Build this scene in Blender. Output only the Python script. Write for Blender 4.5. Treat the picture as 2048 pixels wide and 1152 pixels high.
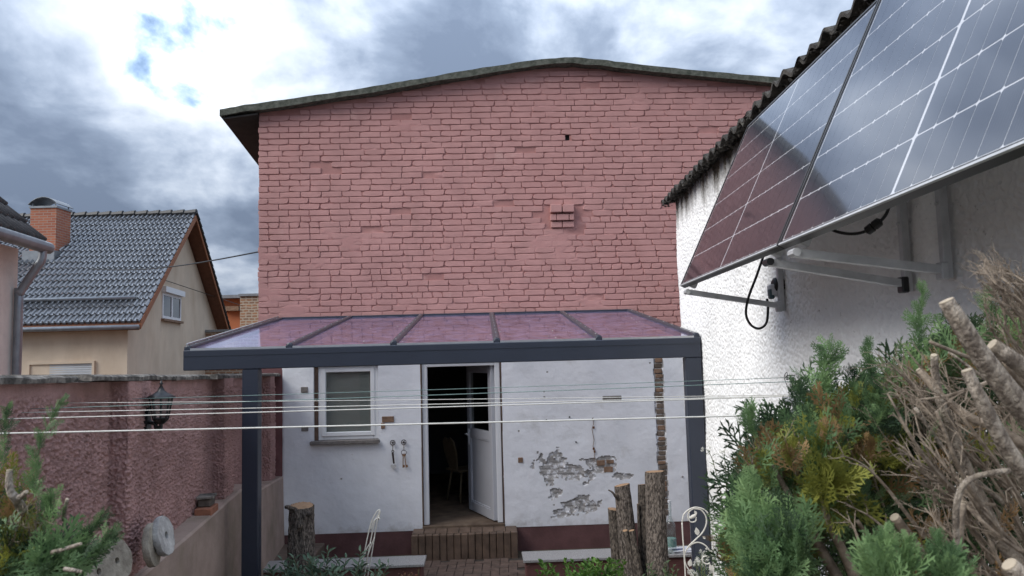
import bpy, bmesh, math, random
import numpy as np
from mathutils import Vector, Matrix, Euler

for o in list(bpy.data.objects):
    bpy.data.objects.remove(o)
scene = bpy.context.scene
COL = scene.collection
R = math.radians
random.seed(7)
rng = np.random.default_rng(11)

# ------------------------------------------------------------------ camera
EYE = 2.40                       # camera height above the patio paving (m)
F_PX = 1530.0                    # focal length in photo pixels (2048 wide)
PITCH, ROLL = R(5.0), R(1.5)
cam_d = bpy.data.cameras.new('camera')
cam = bpy.data.objects.new('camera', cam_d)
COL.objects.link(cam)
fwd = Vector((0, math.cos(PITCH), math.sin(PITCH)))
up0 = Vector((0, -math.sin(PITCH), math.cos(PITCH)))
rt0 = Vector((1, 0, 0))
crt = rt0 * math.cos(ROLL) - up0 * math.sin(ROLL)
cup = up0 * math.cos(ROLL) + rt0 * math.sin(ROLL)
mw = Matrix((crt, cup, -fwd)).transposed().to_4x4()
mw.translation = Vector((0, 0, EYE))
cam.matrix_world = mw
cam_d.sensor_width = 36.0
cam_d.lens = F_PX / 2048 * 36.0
cam_d.clip_start = 0.05
cam_d.clip_end = 2000
cam_d.dof.use_dof = True
cam_d.dof.focus_distance = 8.0
cam_d.dof.aperture_fstop = 9.0
scene.camera = cam

# ------------------------------------------------------------------ sky, sun, exposure
SUN_DIR = Vector((-0.9, -0.45, 0.9)).normalized()      # direction towards the sun, veiled by cloud
SKYX, SKYY = 61.3, 3.3
world = bpy.data.worlds.new('World')
scene.world = world
world.use_nodes = True
wn = world.node_tree.nodes
wl = world.node_tree.links
wn.clear()

def wnode(t, **kw):
    n = wn.new(t)
    for k, v in kw.items():
        setattr(n, k, v)
    return n

tc = wnode('ShaderNodeTexCoord')
sep = wnode('ShaderNodeSeparateXYZ')
wl.new(tc.outputs['Generated'], sep.inputs[0])
zmax = wnode('ShaderNodeMath', operation='MAXIMUM'); zmax.inputs[1].default_value = 0.0
wl.new(sep.outputs[2], zmax.inputs[0])
zadd = wnode('ShaderNodeMath', operation='ADD'); zadd.inputs[1].default_value = 0.42
wl.new(zmax.outputs[0], zadd.inputs[0])
dvx = wnode('ShaderNodeMath', operation='DIVIDE')
dvy = wnode('ShaderNodeMath', operation='DIVIDE')
wl.new(sep.outputs[0], dvx.inputs[0]); wl.new(zadd.outputs[0], dvx.inputs[1])
wl.new(sep.outputs[1], dvy.inputs[0]); wl.new(zadd.outputs[0], dvy.inputs[1])
cmb = wnode('ShaderNodeCombineXYZ')
wl.new(dvx.outputs[0], cmb.inputs[0]); wl.new(dvy.outputs[0], cmb.inputs[1])
cmap = wnode('ShaderNodeMapping')
cmap.inputs['Location'].default_value = (SKYX, SKYY, 0.4)
cmap.inputs['Rotation'].default_value = (0, 0, R(-12))
cmap.inputs['Scale'].default_value = (1.0, 0.8, 1.0)
wl.new(cmb.outputs[0], cmap.inputs[0])
nz = wnode('ShaderNodeTexNoise')                 # cloud thickness
nz.inputs['Scale'].default_value = 2.3
nz.inputs['Detail'].default_value = 11
nz.inputs['Roughness'].default_value = 0.55
nz.inputs['Distortion'].default_value = 0.25
wl.new(cmap.outputs[0], nz.inputs['Vector'])
nz2 = wnode('ShaderNodeTexNoise')                # smaller broken billows
nz2.inputs['Scale'].default_value = 6.0
nz2.inputs['Detail'].default_value = 9
nz2.inputs['Roughness'].default_value = 0.52
nz2.inputs['Distortion'].default_value = 0.25
wl.new(cmap.outputs[0], nz2.inputs['Vector'])
cf = wnode('ShaderNodeMix'); cf.data_type = 'FLOAT'; cf.inputs[0].default_value = 0.36
wl.new(nz.outputs['Fac'], cf.inputs[2]); wl.new(nz2.outputs['Fac'], cf.inputs[3])
crp = wnode('ShaderNodeValToRGB')              # thin cloud is bright, thick cloud is grey blue
e = crp.color_ramp.elements
e[0].position = 0.308; e[0].color = (0.30, 0.40, 0.55, 1)
e[1].position = 0.350; e[1].color = (0.46, 0.48, 0.51, 1)
for p, c in ((0.390, (0.385, 0.412, 0.455, 1)), (0.430, (0.29, 0.325, 0.38, 1)), (0.475, (0.200, 0.236, 0.297, 1)),
             (0.515, (0.132, 0.164, 0.220, 1)), (0.58, (0.086, 0.111, 0.158, 1))):
    q = e.new(p); q.color = c
wl.new(cf.outputs[0], crp.inputs[0])
msk = wnode('ShaderNodeValToRGB')
msk.color_ramp.elements[0].position = 0.296
msk.color_ramp.elements[0].color = (0, 0, 0, 1)
msk.color_ramp.elements[1].position = 0.336
msk.color_ramp.elements[1].color = (1, 1, 1, 1)
wl.new(cf.outputs[0], msk.inputs[0])
sky = wnode('ShaderNodeTexSky', sky_type='NISHITA')
sky.sun_disc = False
sky.sun_elevation = math.asin(SUN_DIR.z)
sky.sun_rotation = math.atan2(SUN_DIR.x, SUN_DIR.y)
sky.dust_density = 1.5
bg1 = wnode('ShaderNodeBackground'); bg1.inputs[1].default_value = 0.09
bg2 = wnode('ShaderNodeBackground'); bg2.inputs[1].default_value = 0.80
zen = wnode('ShaderNodeMapRange'); zen.inputs['From Min'].default_value = 0.0; zen.inputs['From Max'].default_value = 1.0
zen.inputs['To Min'].default_value = 0.64; zen.inputs['To Max'].default_value = 2.45          # overcast sky brightens towards the zenith
wl.new(zmax.outputs[0], zen.inputs['Value']); wl.new(zen.outputs[0], bg2.inputs[1])
wl.new(sky.outputs[0], bg1.inputs[0]); wl.new(crp.outputs[0], bg2.inputs[0])
mixs = wnode('ShaderNodeMixShader')
wl.new(msk.outputs[0], mixs.inputs[0]); wl.new(bg1.outputs[0], mixs.inputs[1]); wl.new(bg2.outputs[0], mixs.inputs[2])
wout = wnode('ShaderNodeOutputWorld')
wl.new(mixs.outputs[0], wout.inputs[0])

sun_d = bpy.data.lights.new('sun', 'SUN')
sun_d.energy = 1.5
sun_d.angle = R(45)
sun_d.color = (1.0, 0.96, 0.90)
sun = bpy.data.objects.new('sun', sun_d)
COL.objects.link(sun)
sun.location = (0, 0, 30)
sun.rotation_euler = SUN_DIR.to_track_quat('Z', 'Y').to_euler()

scene.view_settings.view_transform = 'Standard'
scene.view_settings.look = 'None'
scene.view_settings.gamma = 1.0
scene.view_settings.exposure = 1.27

# ------------------------------------------------------------------ frames
def ray(px, py):
    return fwd * F_PX + crt * (px - 1024) - cup * (py - 576)

def P(px, py, Y):
    """world point at depth Y that is seen at photo pixel (px,py)"""
    d = ray(px, py)
    return Vector((0, 0, EYE)) + d * (Y / d.y)

HC, HS, HY = math.cos(R(2.3)), math.sin(R(2.3)), 9.7
def H(u, z, v=0.0):
    """house frame: u along facade, z up, v depth behind the facade"""
    return Vector((u * HC - v * HS, HY + u * HS + v * HC, z))

def PH(px, py, v=0.0):
    """(u,z) on the facade plane shifted by v"""
    d = ray(px, py)
    # plane: (X*-HS + (Y-HY)*HC) = v
    k = (v + HY * HC) / (-HS * d.x + HC * d.y)
    p = Vector((0, 0, EYE)) + d * k
    return (p.x * HC + (p.y - HY) * HS, p.z)

def XW(Y):                       # inner face of the garden boundary wall
    return -1.72 - 0.137 * Y

# ------------------------------------------------------------------ noise
_tab = np.random.default_rng(5).random((256, 256))
def vnoise(x, y, seed=0):
    x = np.asarray(x, float) + seed * 17.31; y = np.asarray(y, float) + seed * 9.77
    xi = np.floor(x).astype(int); yi = np.floor(y).astype(int)
    fx = x - xi; fy = y - yi
    fx = fx * fx * (3 - 2 * fx); fy = fy * fy * (3 - 2 * fy)
    a = _tab[xi & 255, yi & 255]; b = _tab[(xi + 1) & 255, yi & 255]
    c = _tab[xi & 255, (yi + 1) & 255]; d = _tab[(xi + 1) & 255, (yi + 1) & 255]
    return (a * (1 - fx) + b * fx) * (1 - fy) + (c * (1 - fx) + d * fx) * fy
def fbm(x, y, seed=0, oct=4, gain=0.5):
    s = 0; a = 1; t = 0; f = 1.0
    for k in range(oct):
        s = s + a * vnoise(np.asarray(x) * f, np.asarray(y) * f, seed + k * 3)
        t += a; a *= gain; f *= 2.03
    return s / t

# ------------------------------------------------------------------ materials
def nodes_of(m):
    m.use_nodes = True
    return m.node_tree.nodes, m.node_tree.links, m.node_tree.nodes['Principled BSDF']

def mat(name, col, rough=0.8, var=0.2, scale=6.0, bump=0.0, bscale=60.0, metallic=0.0,
        spec=0.4, col2=None, stretch=(1, 1, 1), detail=5, bdist=0.01, coat=0.0, lo=0.35, hi=0.65):
    """noise-varied colour between col*(1-var) (or col2) and col, with optional bump; world-space texture"""
    m = bpy.data.materials.new(name)
    n, l, b = nodes_of(m)
    g = n.new('ShaderNodeNewGeometry')
    mp = n.new('ShaderNodeMapping'); mp.inputs['Scale'].default_value = stretch
    l.new(g.outputs['Position'], mp.inputs[0])
    t = n.new('ShaderNodeTexNoise')
    t.inputs['Scale'].default_value = scale; t.inputs['Detail'].default_value = detail
    t.inputs['Roughness'].default_value = 0.6
    l.new(mp.outputs[0], t.inputs['Vector'])
    r = n.new('ShaderNodeValToRGB')
    c2 = col2 if col2 else tuple(c * (1 - var) for c in col)
    r.color_ramp.elements[0].position = lo; r.color_ramp.elements[0].color = (*c2, 1)
    r.color_ramp.elements[1].position = hi; r.color_ramp.elements[1].color = (*col, 1)
    l.new(t.outputs['Fac'], r.inputs[0])
    l.new(r.outputs[0], b.inputs['Base Color'])
    b.inputs['Roughness'].default_value = rough
    b.inputs['Metallic'].default_value = metallic
    b.inputs['Specular IOR Level'].default_value = spec
    if coat:
        b.inputs['Coat Weight'].default_value = coat
        b.inputs['Coat Roughness'].default_value = 0.06
    if bump:
        t2 = n.new('ShaderNodeTexNoise')
        t2.inputs['Scale'].default_value = bscale; t2.inputs['Detail'].default_value = 6
        l.new(mp.outputs[0], t2.inputs['Vector'])
        bp = n.new('ShaderNodeBump'); bp.inputs['Strength'].default_value = bump
        bp.inputs['Distance'].default_value = bdist
        l.new(t2.outputs['Fac'], bp.inputs['Height'])
        l.new(bp.outputs[0], b.inputs['Normal'])
    return m

def overlay(m, col, scale, lo, hi, stretch=(1, 1, 1), detail=6, seed=(0, 0, 0), zfade=None, xfade=None):
    """a second stain layer over whatever drives Base Color; zfade=(z0,z1) limits it in height"""
    n, l = m.node_tree.nodes, m.node_tree.links
    b = n['Principled BSDF']
    src = b.inputs['Base Color'].links[0].from_socket
    g = n.new('ShaderNodeNewGeometry')
    mp = n.new('ShaderNodeMapping'); mp.inputs['Scale'].default_value = stretch
    mp.inputs['Location'].default_value = seed
    l.new(g.outputs['Position'], mp.inputs[0])
    t = n.new('ShaderNodeTexNoise'); t.inputs['Scale'].default_value = scale
    t.inputs['Detail'].default_value = detail; t.inputs['Roughness'].default_value = 0.65
    l.new(mp.outputs[0], t.inputs['Vector'])
    fac = t.outputs['Fac']
    for fade, ax in ((zfade, 2), (xfade, 1)):
        if fade:
            s = n.new('ShaderNodeSeparateXYZ'); l.new(g.outputs['Position'], s.inputs[0])
            mr = n.new('ShaderNodeMapRange')
            mr.inputs['From Min'].default_value = fade[0]; mr.inputs['From Max'].default_value = fade[1]
            mr.inputs['To Min'].default_value = -0.4; mr.inputs['To Max'].default_value = 0.4
            l.new(s.outputs[ax], mr.inputs['Value'])
            ad = n.new('ShaderNodeMath'); ad.operation = 'ADD'
            l.new(fac, ad.inputs[0]); l.new(mr.outputs[0], ad.inputs[1])
            fac = ad.outputs[0]
    mr2 = n.new('ShaderNodeMapRange'); mr2.inputs['From Min'].default_value = lo; mr2.inputs['From Max'].default_value = hi
    l.new(fac, mr2.inputs['Value'])
    mx = n.new('ShaderNodeMix'); mx.data_type = 'RGBA'
    l.new(mr2.outputs[0], mx.inputs['Factor'])
    l.new(src, mx.inputs[6]); mx.inputs[7].default_value = (*col, 1)
    l.new(mx.outputs[2], b.inputs['Base Color'])
    return m

def glass_mat(name, ior=1.5, tint=(0.9, 0.92, 0.93), rough=0.02, dirt_sheen=0.0, gcol=(1, 1, 1), dcol=(0.5, 0.5, 0.5)):
    """thin pane: Fresnel mix of a clear and a mirror layer"""
    m = bpy.data.materials.new(name); m.use_nodes = True
    n, l = m.node_tree.nodes, m.node_tree.links
    n.clear()
    out = n.new('ShaderNodeOutputMaterial')
    tr = n.new('ShaderNodeBsdfTransparent'); tr.inputs[0].default_value = (*tint, 1)
    gl = n.new('ShaderNodeBsdfGlossy'); gl.inputs['Roughness'].default_value = rough; gl.inputs[0].default_value = (*gcol, 1)
    fr = n.new('ShaderNodeFresnel')
    gb_ = n.new('ShaderNodeNewGeometry'); mi = n.new('ShaderNodeMapRange')     # same reflectance from either side of the thin pane
    mi.inputs['To Min'].default_value = ior; mi.inputs['To Max'].default_value = 1 / ior
    l.new(gb_.outputs['Backfacing'], mi.inputs['Value']); l.new(mi.outputs[0], fr.inputs['IOR'])
    mx = n.new('ShaderNodeMixShader')
    l.new(fr.outputs[0], mx.inputs[0]); l.new(tr.outputs[0], mx.inputs[1]); l.new(gl.outputs[0], mx.inputs[2])
    last = mx.outputs[0]
    if dirt_sheen:
        df = n.new('ShaderNodeBsdfDiffuse'); df.inputs[0].default_value = (*dcol, 1)
        t = n.new('ShaderNodeTexNoise'); t.inputs['Scale'].default_value = 9; t.inputs['Detail'].default_value = 8
        g = n.new('ShaderNodeNewGeometry'); l.new(g.outputs['Position'], t.inputs['Vector'])
        mr = n.new('ShaderNodeMapRange'); mr.inputs['From Min'].default_value = 0.3; mr.inputs['From Max'].default_value = 0.8
        mr.inputs['To Max'].default_value = dirt_sheen
        l.new(t.outputs['Fac'], mr.inputs['Value'])
        m2 = n.new('ShaderNodeMixShader')
        l.new(mr.outputs[0], m2.inputs[0]); l.new(last, m2.inputs[1]); l.new(df.outputs[0], m2.inputs[2])
        last = m2.outputs[0]
    l.new(last, out.inputs[0])
    return m

def leaf_mat(name, col, col2, trans=0.35, scale=14):
    m = bpy.data.materials.new(name); m.use_nodes = True
    n, l = m.node_tree.nodes, m.node_tree.links
    b = n['Principled BSDF']; out = n['Material Output']
    g = n.new('ShaderNodeNewGeometry')
    t = n.new('ShaderNodeTexNoise'); t.inputs['Scale'].default_value = scale; t.inputs['Detail'].default_value = 4
    l.new(g.outputs['Position'], t.inputs['Vector'])
    r = n.new('ShaderNodeValToRGB')
    r.color_ramp.elements[0].position = 0.35; r.color_ramp.elements[0].color = (*col2, 1)
    r.color_ramp.elements[1].position = 0.65; r.color_ramp.elements[1].color = (*col, 1)
    l.new(t.outputs['Fac'], r.inputs[0])
    l.new(r.outputs[0], b.inputs['Base Color'])
    b.inputs['Roughness'].default_value = 0.55
    b.inputs['Specular IOR Level'].default_value = 0.3
    tl = n.new('ShaderNodeBsdfTranslucent'); l.new(r.outputs[0], tl.inputs[0])
    mx = n.new('ShaderNodeMixShader'); mx.inputs[0].default_value = trans
    l.new(b.outputs[0], mx.inputs[1]); l.new(tl.outputs[0], mx.inputs[2])
    l.new(mx.outputs[0], out.inputs[0])
    return m

# ------------------------------------------------------------------ mesh helpers
class MB:
    def __init__(s):
        s.v = []; s.f = []; s.mi = []; s.cur = 0
    def add(s, verts, faces):
        b = len(s.v)
        s.v += [tuple(p) for p in verts]
        s.f += [tuple(i + b for i in f) for f in faces]
        s.mi += [s.cur] * len(faces)
    def hexa(s, c):
        """8 corners: bottom 0-3 ccw, top 4-7 ccw"""
        s.add(c, [(3, 2, 1, 0), (4, 5, 6, 7), (0, 1, 5, 4), (1, 2, 6, 5), (2, 3, 7, 6), (3, 0, 4, 7)])
    def box(s, a, b, fr=None, bev=0.0):
        """axis box in frame fr(x,y,z)->world; with bev, chamfered edges"""
        x0, y0, z0 = a; x1, y1, z1 = b
        fr = fr or (lambda x, y, z: Vector((x, y, z)))
        if bev <= 0:
            s.hexa([fr(x0, y0, z0), fr(x1, y0, z0), fr(x1, y1, z0), fr(x0, y1, z0),
                    fr(x0, y0, z1), fr(x1, y0, z1), fr(x1, y1, z1), fr(x0, y1, z1)])
            return
        bm = bmesh.new()
        bmesh.ops.create_cube(bm, size=1.0)
        for v in bm.verts:
            v.co = Vector(((x0 + x1) / 2 + v.co.x * (x1 - x0), (y0 + y1) / 2 + v.co.y * (y1 - y0), (z0 + z1) / 2 + v.co.z * (z1 - z0)))
        bmesh.ops.bevel(bm, geom=bm.edges[:] + bm.verts[:], offset=bev, segments=1, affect='EDGES')
        bm.verts.index_update()
        s.add([fr(*v.co) for v in bm.verts], [[v.index for v in f.verts] for f in bm.faces])
        bm.free()
    def tube(s, pts, r, n=8, caps=True):
        """tube along pts with radius r (number or list)"""
        pts = [Vector(p) for p in pts]
        m = len(pts)
        rs = r if isinstance(r, (list, tuple)) else [r] * m
        base = len(s.v)
        t0 = (pts[1] - pts[0]).normalized()
        ref = Vector((0, 0, 1)) if abs(t0.z) < 0.9 else Vector((1, 0, 0))
        nx = t0.cross(ref).normalized()
        vs = []
        for i in range(m):
            t = (pts[min(i + 1, m - 1)] - pts[max(i - 1, 0)])
            t = t.normalized() if t.length > 1e-9 else t0
            nx = (nx - t * nx.dot(t))
            nx = nx.normalized() if nx.length > 1e-6 else t.orthogonal().normalized()
            ny = t.cross(nx)
            for k in range(n):
                a = 2 * math.pi * k / n
                vs.append(pts[i] + (nx * math.cos(a) + ny * math.sin(a)) * rs[i])
        fs = []
        for i in range(m - 1):
            for k in range(n):
                k2 = (k + 1) % n
                fs.append((i * n + k, i * n + k2, (i + 1) * n + k2, (i + 1) * n + k))
        if caps:
            fs.append(tuple(range(n - 1, -1, -1)))
            fs.append(tuple((m - 1) * n + k for k in range(n)))
        s.add(vs, fs)
    def lathe(s, prof, c, n=16, axis=(0, 0, 1), closed=False, xdir=None):
        """prof list of (r,h) turned around axis through c"""
        az = Vector(axis).normalized()
        ax = Vector(xdir) if xdir else az.orthogonal().normalized()
        ay = az.cross(ax)
        c = Vector(c)
        vs = []
        for r, h in prof:
            for k in range(n):
                a = 2 * math.pi * (k + 0.5) / n
                vs.append(c + az * h + (ax * math.cos(a) + ay * math.sin(a)) * r)
        fs = []
        m = len(prof)
        for i in range(m - (0 if closed else 1)):
            j = (i + 1) % m
            for k in range(n):
                k2 = (k + 1) % n
                fs.append((i * n + k, i * n + k2, j * n + k2, j * n + k))
        if not closed:
            if prof[0][0] > 1e-4: fs.append(tuple(range(n - 1, -1, -1)))
            if prof[-1][0] > 1e-4: fs.append(tuple((m - 1) * n + k for k in range(n)))
        s.add(vs, fs)
    def prism(s, poly, fa, fb):
        """poly list of 2d pts; fa(p),fb(p) map them to the two end planes"""
        n = len(poly)
        vs = [fa(p) for p in poly] + [fb(p) for p in poly]
        fs = [tuple(range(n - 1, -1, -1)), tuple(range(n, 2 * n))]
        for i in range(n):
            j = (i + 1) % n
            fs.append((i, j, n + j, n + i))
        s.add(vs, fs)
    def mesh(s, name):
        me = bpy.data.meshes.new(name)
        me.from_pydata(s.v, [], s.f)
        return me

def fast_mesh(name, verts, faces):
    """verts (n,3) array, faces (m,k) array of equal-size polygons"""
    verts = np.asarray(verts, np.float32); faces = np.asarray(faces, np.int32)
    me = bpy.data.meshes.new(name)
    k = faces.shape[1]
    me.vertices.add(len(verts)); me.vertices.foreach_set('co', verts.ravel())
    me.loops.add(faces.size); me.loops.foreach_set('vertex_index', faces.ravel())
    me.polygons.add(len(faces))
    me.polygons.foreach_set('loop_start', np.arange(0, faces.size, k, dtype=np.int32))
    me.update(calc_edges=True)
    return me

def link(name, me, m, parent=None, smooth=False, flip=False):
    if smooth:
        me.polygons.foreach_set('use_smooth', [True] * len(me.polygons))
    if m is not None:
        ms = m if isinstance(m, (list, tuple)) else [m]
        for x in ms:
            me.materials.append(x)
    o = bpy.data.objects.new(name, me)
    COL.objects.link(o)
    if parent is not None:
        setpar(o, parent)
    return o

def world_loc(o):
    p = Vector(o.location)
    while o.parent:
        p = p + o.matrix_parent_inverse.translation
        o = o.parent
        p = p + Vector(o.location)
    return p

def setpar(o, parent):
    o.parent = parent
    o.matrix_parent_inverse = Matrix.Translation(-world_loc(parent))

def part(name, mb, m, parent, smooth=False, fixn=True):
    me = mb.mesh(name)
    if fixn:
        bm = bmesh.new(); bm.from_mesh(me)
        bmesh.ops.recalc_face_normals(bm, faces=bm.faces[:])
        bm.to_mesh(me); bm.free()
    return link(name, me, m, parent, smooth)

def empty(name, loc):
    o = bpy.data.objects.new(name, None)
    o.empty_display_size = 0.1
    o.location = loc
    COL.objects.link(o)
    return o

def tag(o, label=None, cat=None, group=None, kind=None):
    if label: o['label'] = label
    if cat: o['category'] = cat
    if group: o['group'] = group
    if kind: o['kind'] = kind
    return o

def thing(name, loc, label, cat, group=None):
    return tag(empty(name, loc), label, cat, group)

def single(name, mb, m, label, cat, group=None, smooth=False):
    return tag(part(name, mb, m, None, smooth), label, cat, group)

def smooth_angle(o, ang=40):
    me = o.data
    me.polygons.foreach_set('use_smooth', [True] * len(me.polygons))
    try:
        me.set_sharp_from_angle(angle=R(ang))
    except Exception:
        pass

def arc(c, r, a0, a1, n, ex=(1, 0, 0), ez=(0, 0, 1)):
    ex = Vector(ex); ez = Vector(ez); c = Vector(c)
    return [c + ex * (r * math.cos(R(a0 + (a1 - a0) * i / n))) + ez * (r * math.sin(R(a0 + (a1 - a0) * i / n))) for i in range(n + 1)]
def spline(pts, n=8):
    """Catmull-Rom through pts"""
    pts = [Vector(p) for p in pts]
    q = [pts[0] * 2 - pts[1]] + pts + [pts[-1] * 2 - pts[-2]]
    out = []
    for i in range(1, len(q) - 2):
        for k in range(n):
            t = k / n
            a, b, c, d = q[i - 1], q[i], q[i + 1], q[i + 2]
            out.append(0.5 * ((2 * b) + (c - a) * t + (2 * a - 5 * b + 4 * c - d) * t * t + (3 * b - a - 3 * c + d) * t ** 3))
    out.append(pts[-1])
    return out
def grid_faces(nx, ny):
    i = np.arange(nx - 1)[:, None]; j = np.arange(ny - 1)[None, :]
    a = i * ny + j
    return np.stack([a, a + ny, a + ny + 1, a + 1], -1).reshape(-1, 4)
# ================================================================== SETTING: ground
m_soil = mat('garden_soil', (0.10, 0.075, 0.05), 0.95, 0.5, 3, 0.6, 40)
gx = np.concatenate([np.linspace(-400, -12, 14), np.linspace(-10, 10, 61), np.linspace(12, 400, 14)])
gy = np.concatenate([np.linspace(-200, -6, 10), np.linspace(-5, 14, 58), np.linspace(16, 900, 20)])
GX, GY = np.meshgrid(gx, gy, indexing='ij')
inside = np.clip((GX + 2.35 + 0.137 * GY) / 0.3, 0, 1)
rise = 0.78 * np.clip((5.6 - GY) / 1.4, 0, 1) * inside
nearby = ((np.abs(GX) < 10) & (GY < 8.2) & (GY > -5))
GZ = -0.012 + rise + np.where(nearby, 0.03 * (fbm(GX * 2, GY * 2, 3) - 0.5), 0) - 0.02 * (GY <= 8.2)
ground = link('ground', fast_mesh('ground', np.stack([GX, GY, GZ], -1).reshape(-1, 3), grid_faces(len(gx), len(gy))), m_soil, smooth=True)
tag(ground, kind='structure')

# paved path to the door: separate clinker pavers over a sand bed
m_paver = mat('clinker_paver', (0.135, 0.092, 0.072), 0.85, 0.45, 9, 0.5, 90)
m_sand = mat('joint_sand', (0.05, 0.042, 0.033), 0.95, 0.4, 30)
mb = MB()
mb.box((-1.22, 8.0, -0.06), (0.12, 9.36, -0.009))
paving = part('paving', mb, m_sand, None); tag(paving, kind='structure')
mb = MB(); mb.box((-0.098, -0.048, -0.03), (0.098, 0.048, 0.0), bev=0.004)
me_pv = mb.mesh('paver'); me_pv.materials.append(m_paver)
def add_paver(x, y, rot):
    o = bpy.data.objects.new('paver', me_pv); COL.objects.link(o)
    o.location = (x, y, 0.004 + random.uniform(-0.003, 0.003))
    o.rotation_euler = (random.uniform(-.01, .01), random.uniform(-.01, .01), rot + random.uniform(-.012, .012))
    o.scale = (random.uniform(.97, 1.0), random.uniform(.97, 1.0), 1)
    setpar(o, paving)
for j in range(0, 14):
    for i in range(0, 14):
        c = (i - j) % 4
        x = -1.17 + 0.1 * i; y = 8.06 + 0.1 * j
        if c == 0 and i < 12:
            add_paver(x + 0.05, y, 0)
        elif c == 3 and j < 12:
            add_paver(x, y + 0.05, R(90))

# ================================================================== BRICK HOUSE
m_brick = mat('painted_brick', (0.50, 0.266, 0.245), 0.72, 0.16, 3.5, 0.35, 55, spec=0.35, bdist=0.006)
overlay(m_brick, (0.455, 0.235, 0.215), 1.3, 0.50, 0.72, detail=8, seed=(4, 2, 1))
m_mortar = mat('painted_mortar', (0.43, 0.215, 0.195), 0.8, 0.18, 5, 0.4, 50, spec=0.3, bdist=0.006)
overlay(m_mortar, (0.36, 0.17, 0.155), 1.3, 0.48, 0.72, detail=8, seed=(4, 2, 1))
for m_ in (m_brick, m_mortar):
    overlay(m_, (0.30, 0.165, 0.145), 5.0, 0.62, 0.95, stretch=(1, 1, .12), detail=7, seed=(2, 5, 0))      # rain streaks
    overlay(m_, (0.58, 0.37, 0.33), 3.2, 0.63, 0.85, detail=9, seed=(9, 3, 6))                            # chalky faded paint
m_felt = mat('mossy_roofing_felt', (0.135, 0.14, 0.115), 0.95, 0.5, 18, 0.8, 120, col2=(0.05, 0.055, 0.042), bdist=0.01)
m_soffit = mat('weathered_soffit', (0.035, 0.033, 0.032), 0.9, 0.3, 8)
m_plaster = mat('white_lime_plaster', (0.84, 0.85, 0.87), 0.85, 0.08, 2.2, 0.25, 22, spec=0.25, bdist=0.012)
overlay(m_plaster, (0.50, 0.49, 0.47), 2.4, 0.60, 0.85, detail=9, seed=(3, 0, 5))
overlay(m_plaster, (0.42, 0.36, 0.28), 9, 0.69, 0.8, detail=7, seed=(8, 1, 2))
overlay(m_plaster, (0.40, 0.37, 0.33), 7, 0.62, 1.1, detail=8, seed=(1, 9, 4), zfade=(0.75, 0.15))      # splashed dirt near the ground
m_oldmortar = mat('bare_grey_mortar', (0.46, 0.44, 0.42), 0.95, 0.3, 14, 0.8, 60, bdist=0.01)
overlay(m_oldmortar, (0.74, 0.74, 0.75), 16, 0.50, 0.56, detail=8)
overlay(m_oldmortar, (0.27, 0.24, 0.21), 18, 0.64, 0.72, detail=6, seed=(5, 5, 5))
m_barebrick = mat('bare_old_brick', (0.30, 0.19, 0.125), 0.9, 0.45, 14, 0.5, 70)
m_barebrick2 = mat('bare_dark_brick', (0.20, 0.155, 0.12), 0.9, 0.45, 16, 0.6, 70)
m_plinth = mat('burgundy_plinth_paint', (0.15, 0.075, 0.072), 0.75, 0.25, 6, 0.25, 40, spec=0.3)
m_corner = mat('burgundy_corner_render', (0.22, 0.10, 0.10), 0.85, 0.3, 5, 0.4, 40)
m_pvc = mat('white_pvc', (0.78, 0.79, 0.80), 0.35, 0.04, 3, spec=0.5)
m_pvc_shaded = mat('shaded_white_pvc', (0.50, 0.51, 0.54), 0.4, 0.05, 3, spec=0.5)  # white door plastic with the room's shade put into its colour
m_brownrev = mat('brown_reveal_board', (0.16, 0.10, 0.07), 0.8, 0.4, 12)
m_sill = mat('concrete_sill', (0.22, 0.20, 0.185), 0.9, 0.35, 18, 0.5, 80)
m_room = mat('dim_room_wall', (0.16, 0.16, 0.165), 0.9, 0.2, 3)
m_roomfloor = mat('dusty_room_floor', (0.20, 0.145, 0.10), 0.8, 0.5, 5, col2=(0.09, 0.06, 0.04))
m_blind = mat('grey_window_blind', (0.34, 0.34, 0.325), 0.8, 0.08, 2)
m_pane = glass_mat('window_pane', 1.5, (0.85, 0.87, 0.86), 0.01)
m_hole = mat('dark_void', (0.012, 0.011, 0.010), 0.95, 0.2, 4)

prof_px = [(437, 219), (478, 211), (518, 206), (610, 193), (700, 180), (790, 165), (850, 155), (930, 141), (1000, 130), (1060, 121),
           (1110, 116), (1150, 114), (1200, 119), (1260, 126), (1350, 136), (1430, 144), (1500, 150), (1575, 156), (1700, 166), (1900, 184)]
prof = [PH(x, y, -0.14) for x, y in prof_px]
def roof_z(u):
    return float(np.interp(u, [p[0] for p in prof], [p[1] for p in prof]))
RT = 0.085

house = thing('brick_house', H(-0.2, 0, 0.3), 'tall painted brick house end wall in dusty burgundy with white plastered ground floor', 'house')

UL, UR = PH(518, 400)[0], 4.6      # left corner, right end (behind the shed)
ZB = 2.45                          # white plaster below, brick above
VENT = PH(1134, 273)
COR = (PH(1101, 455)[0], PH(1148, 455)[0], PH(1120, 456)[1], PH(1120, 414)[1])
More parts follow.
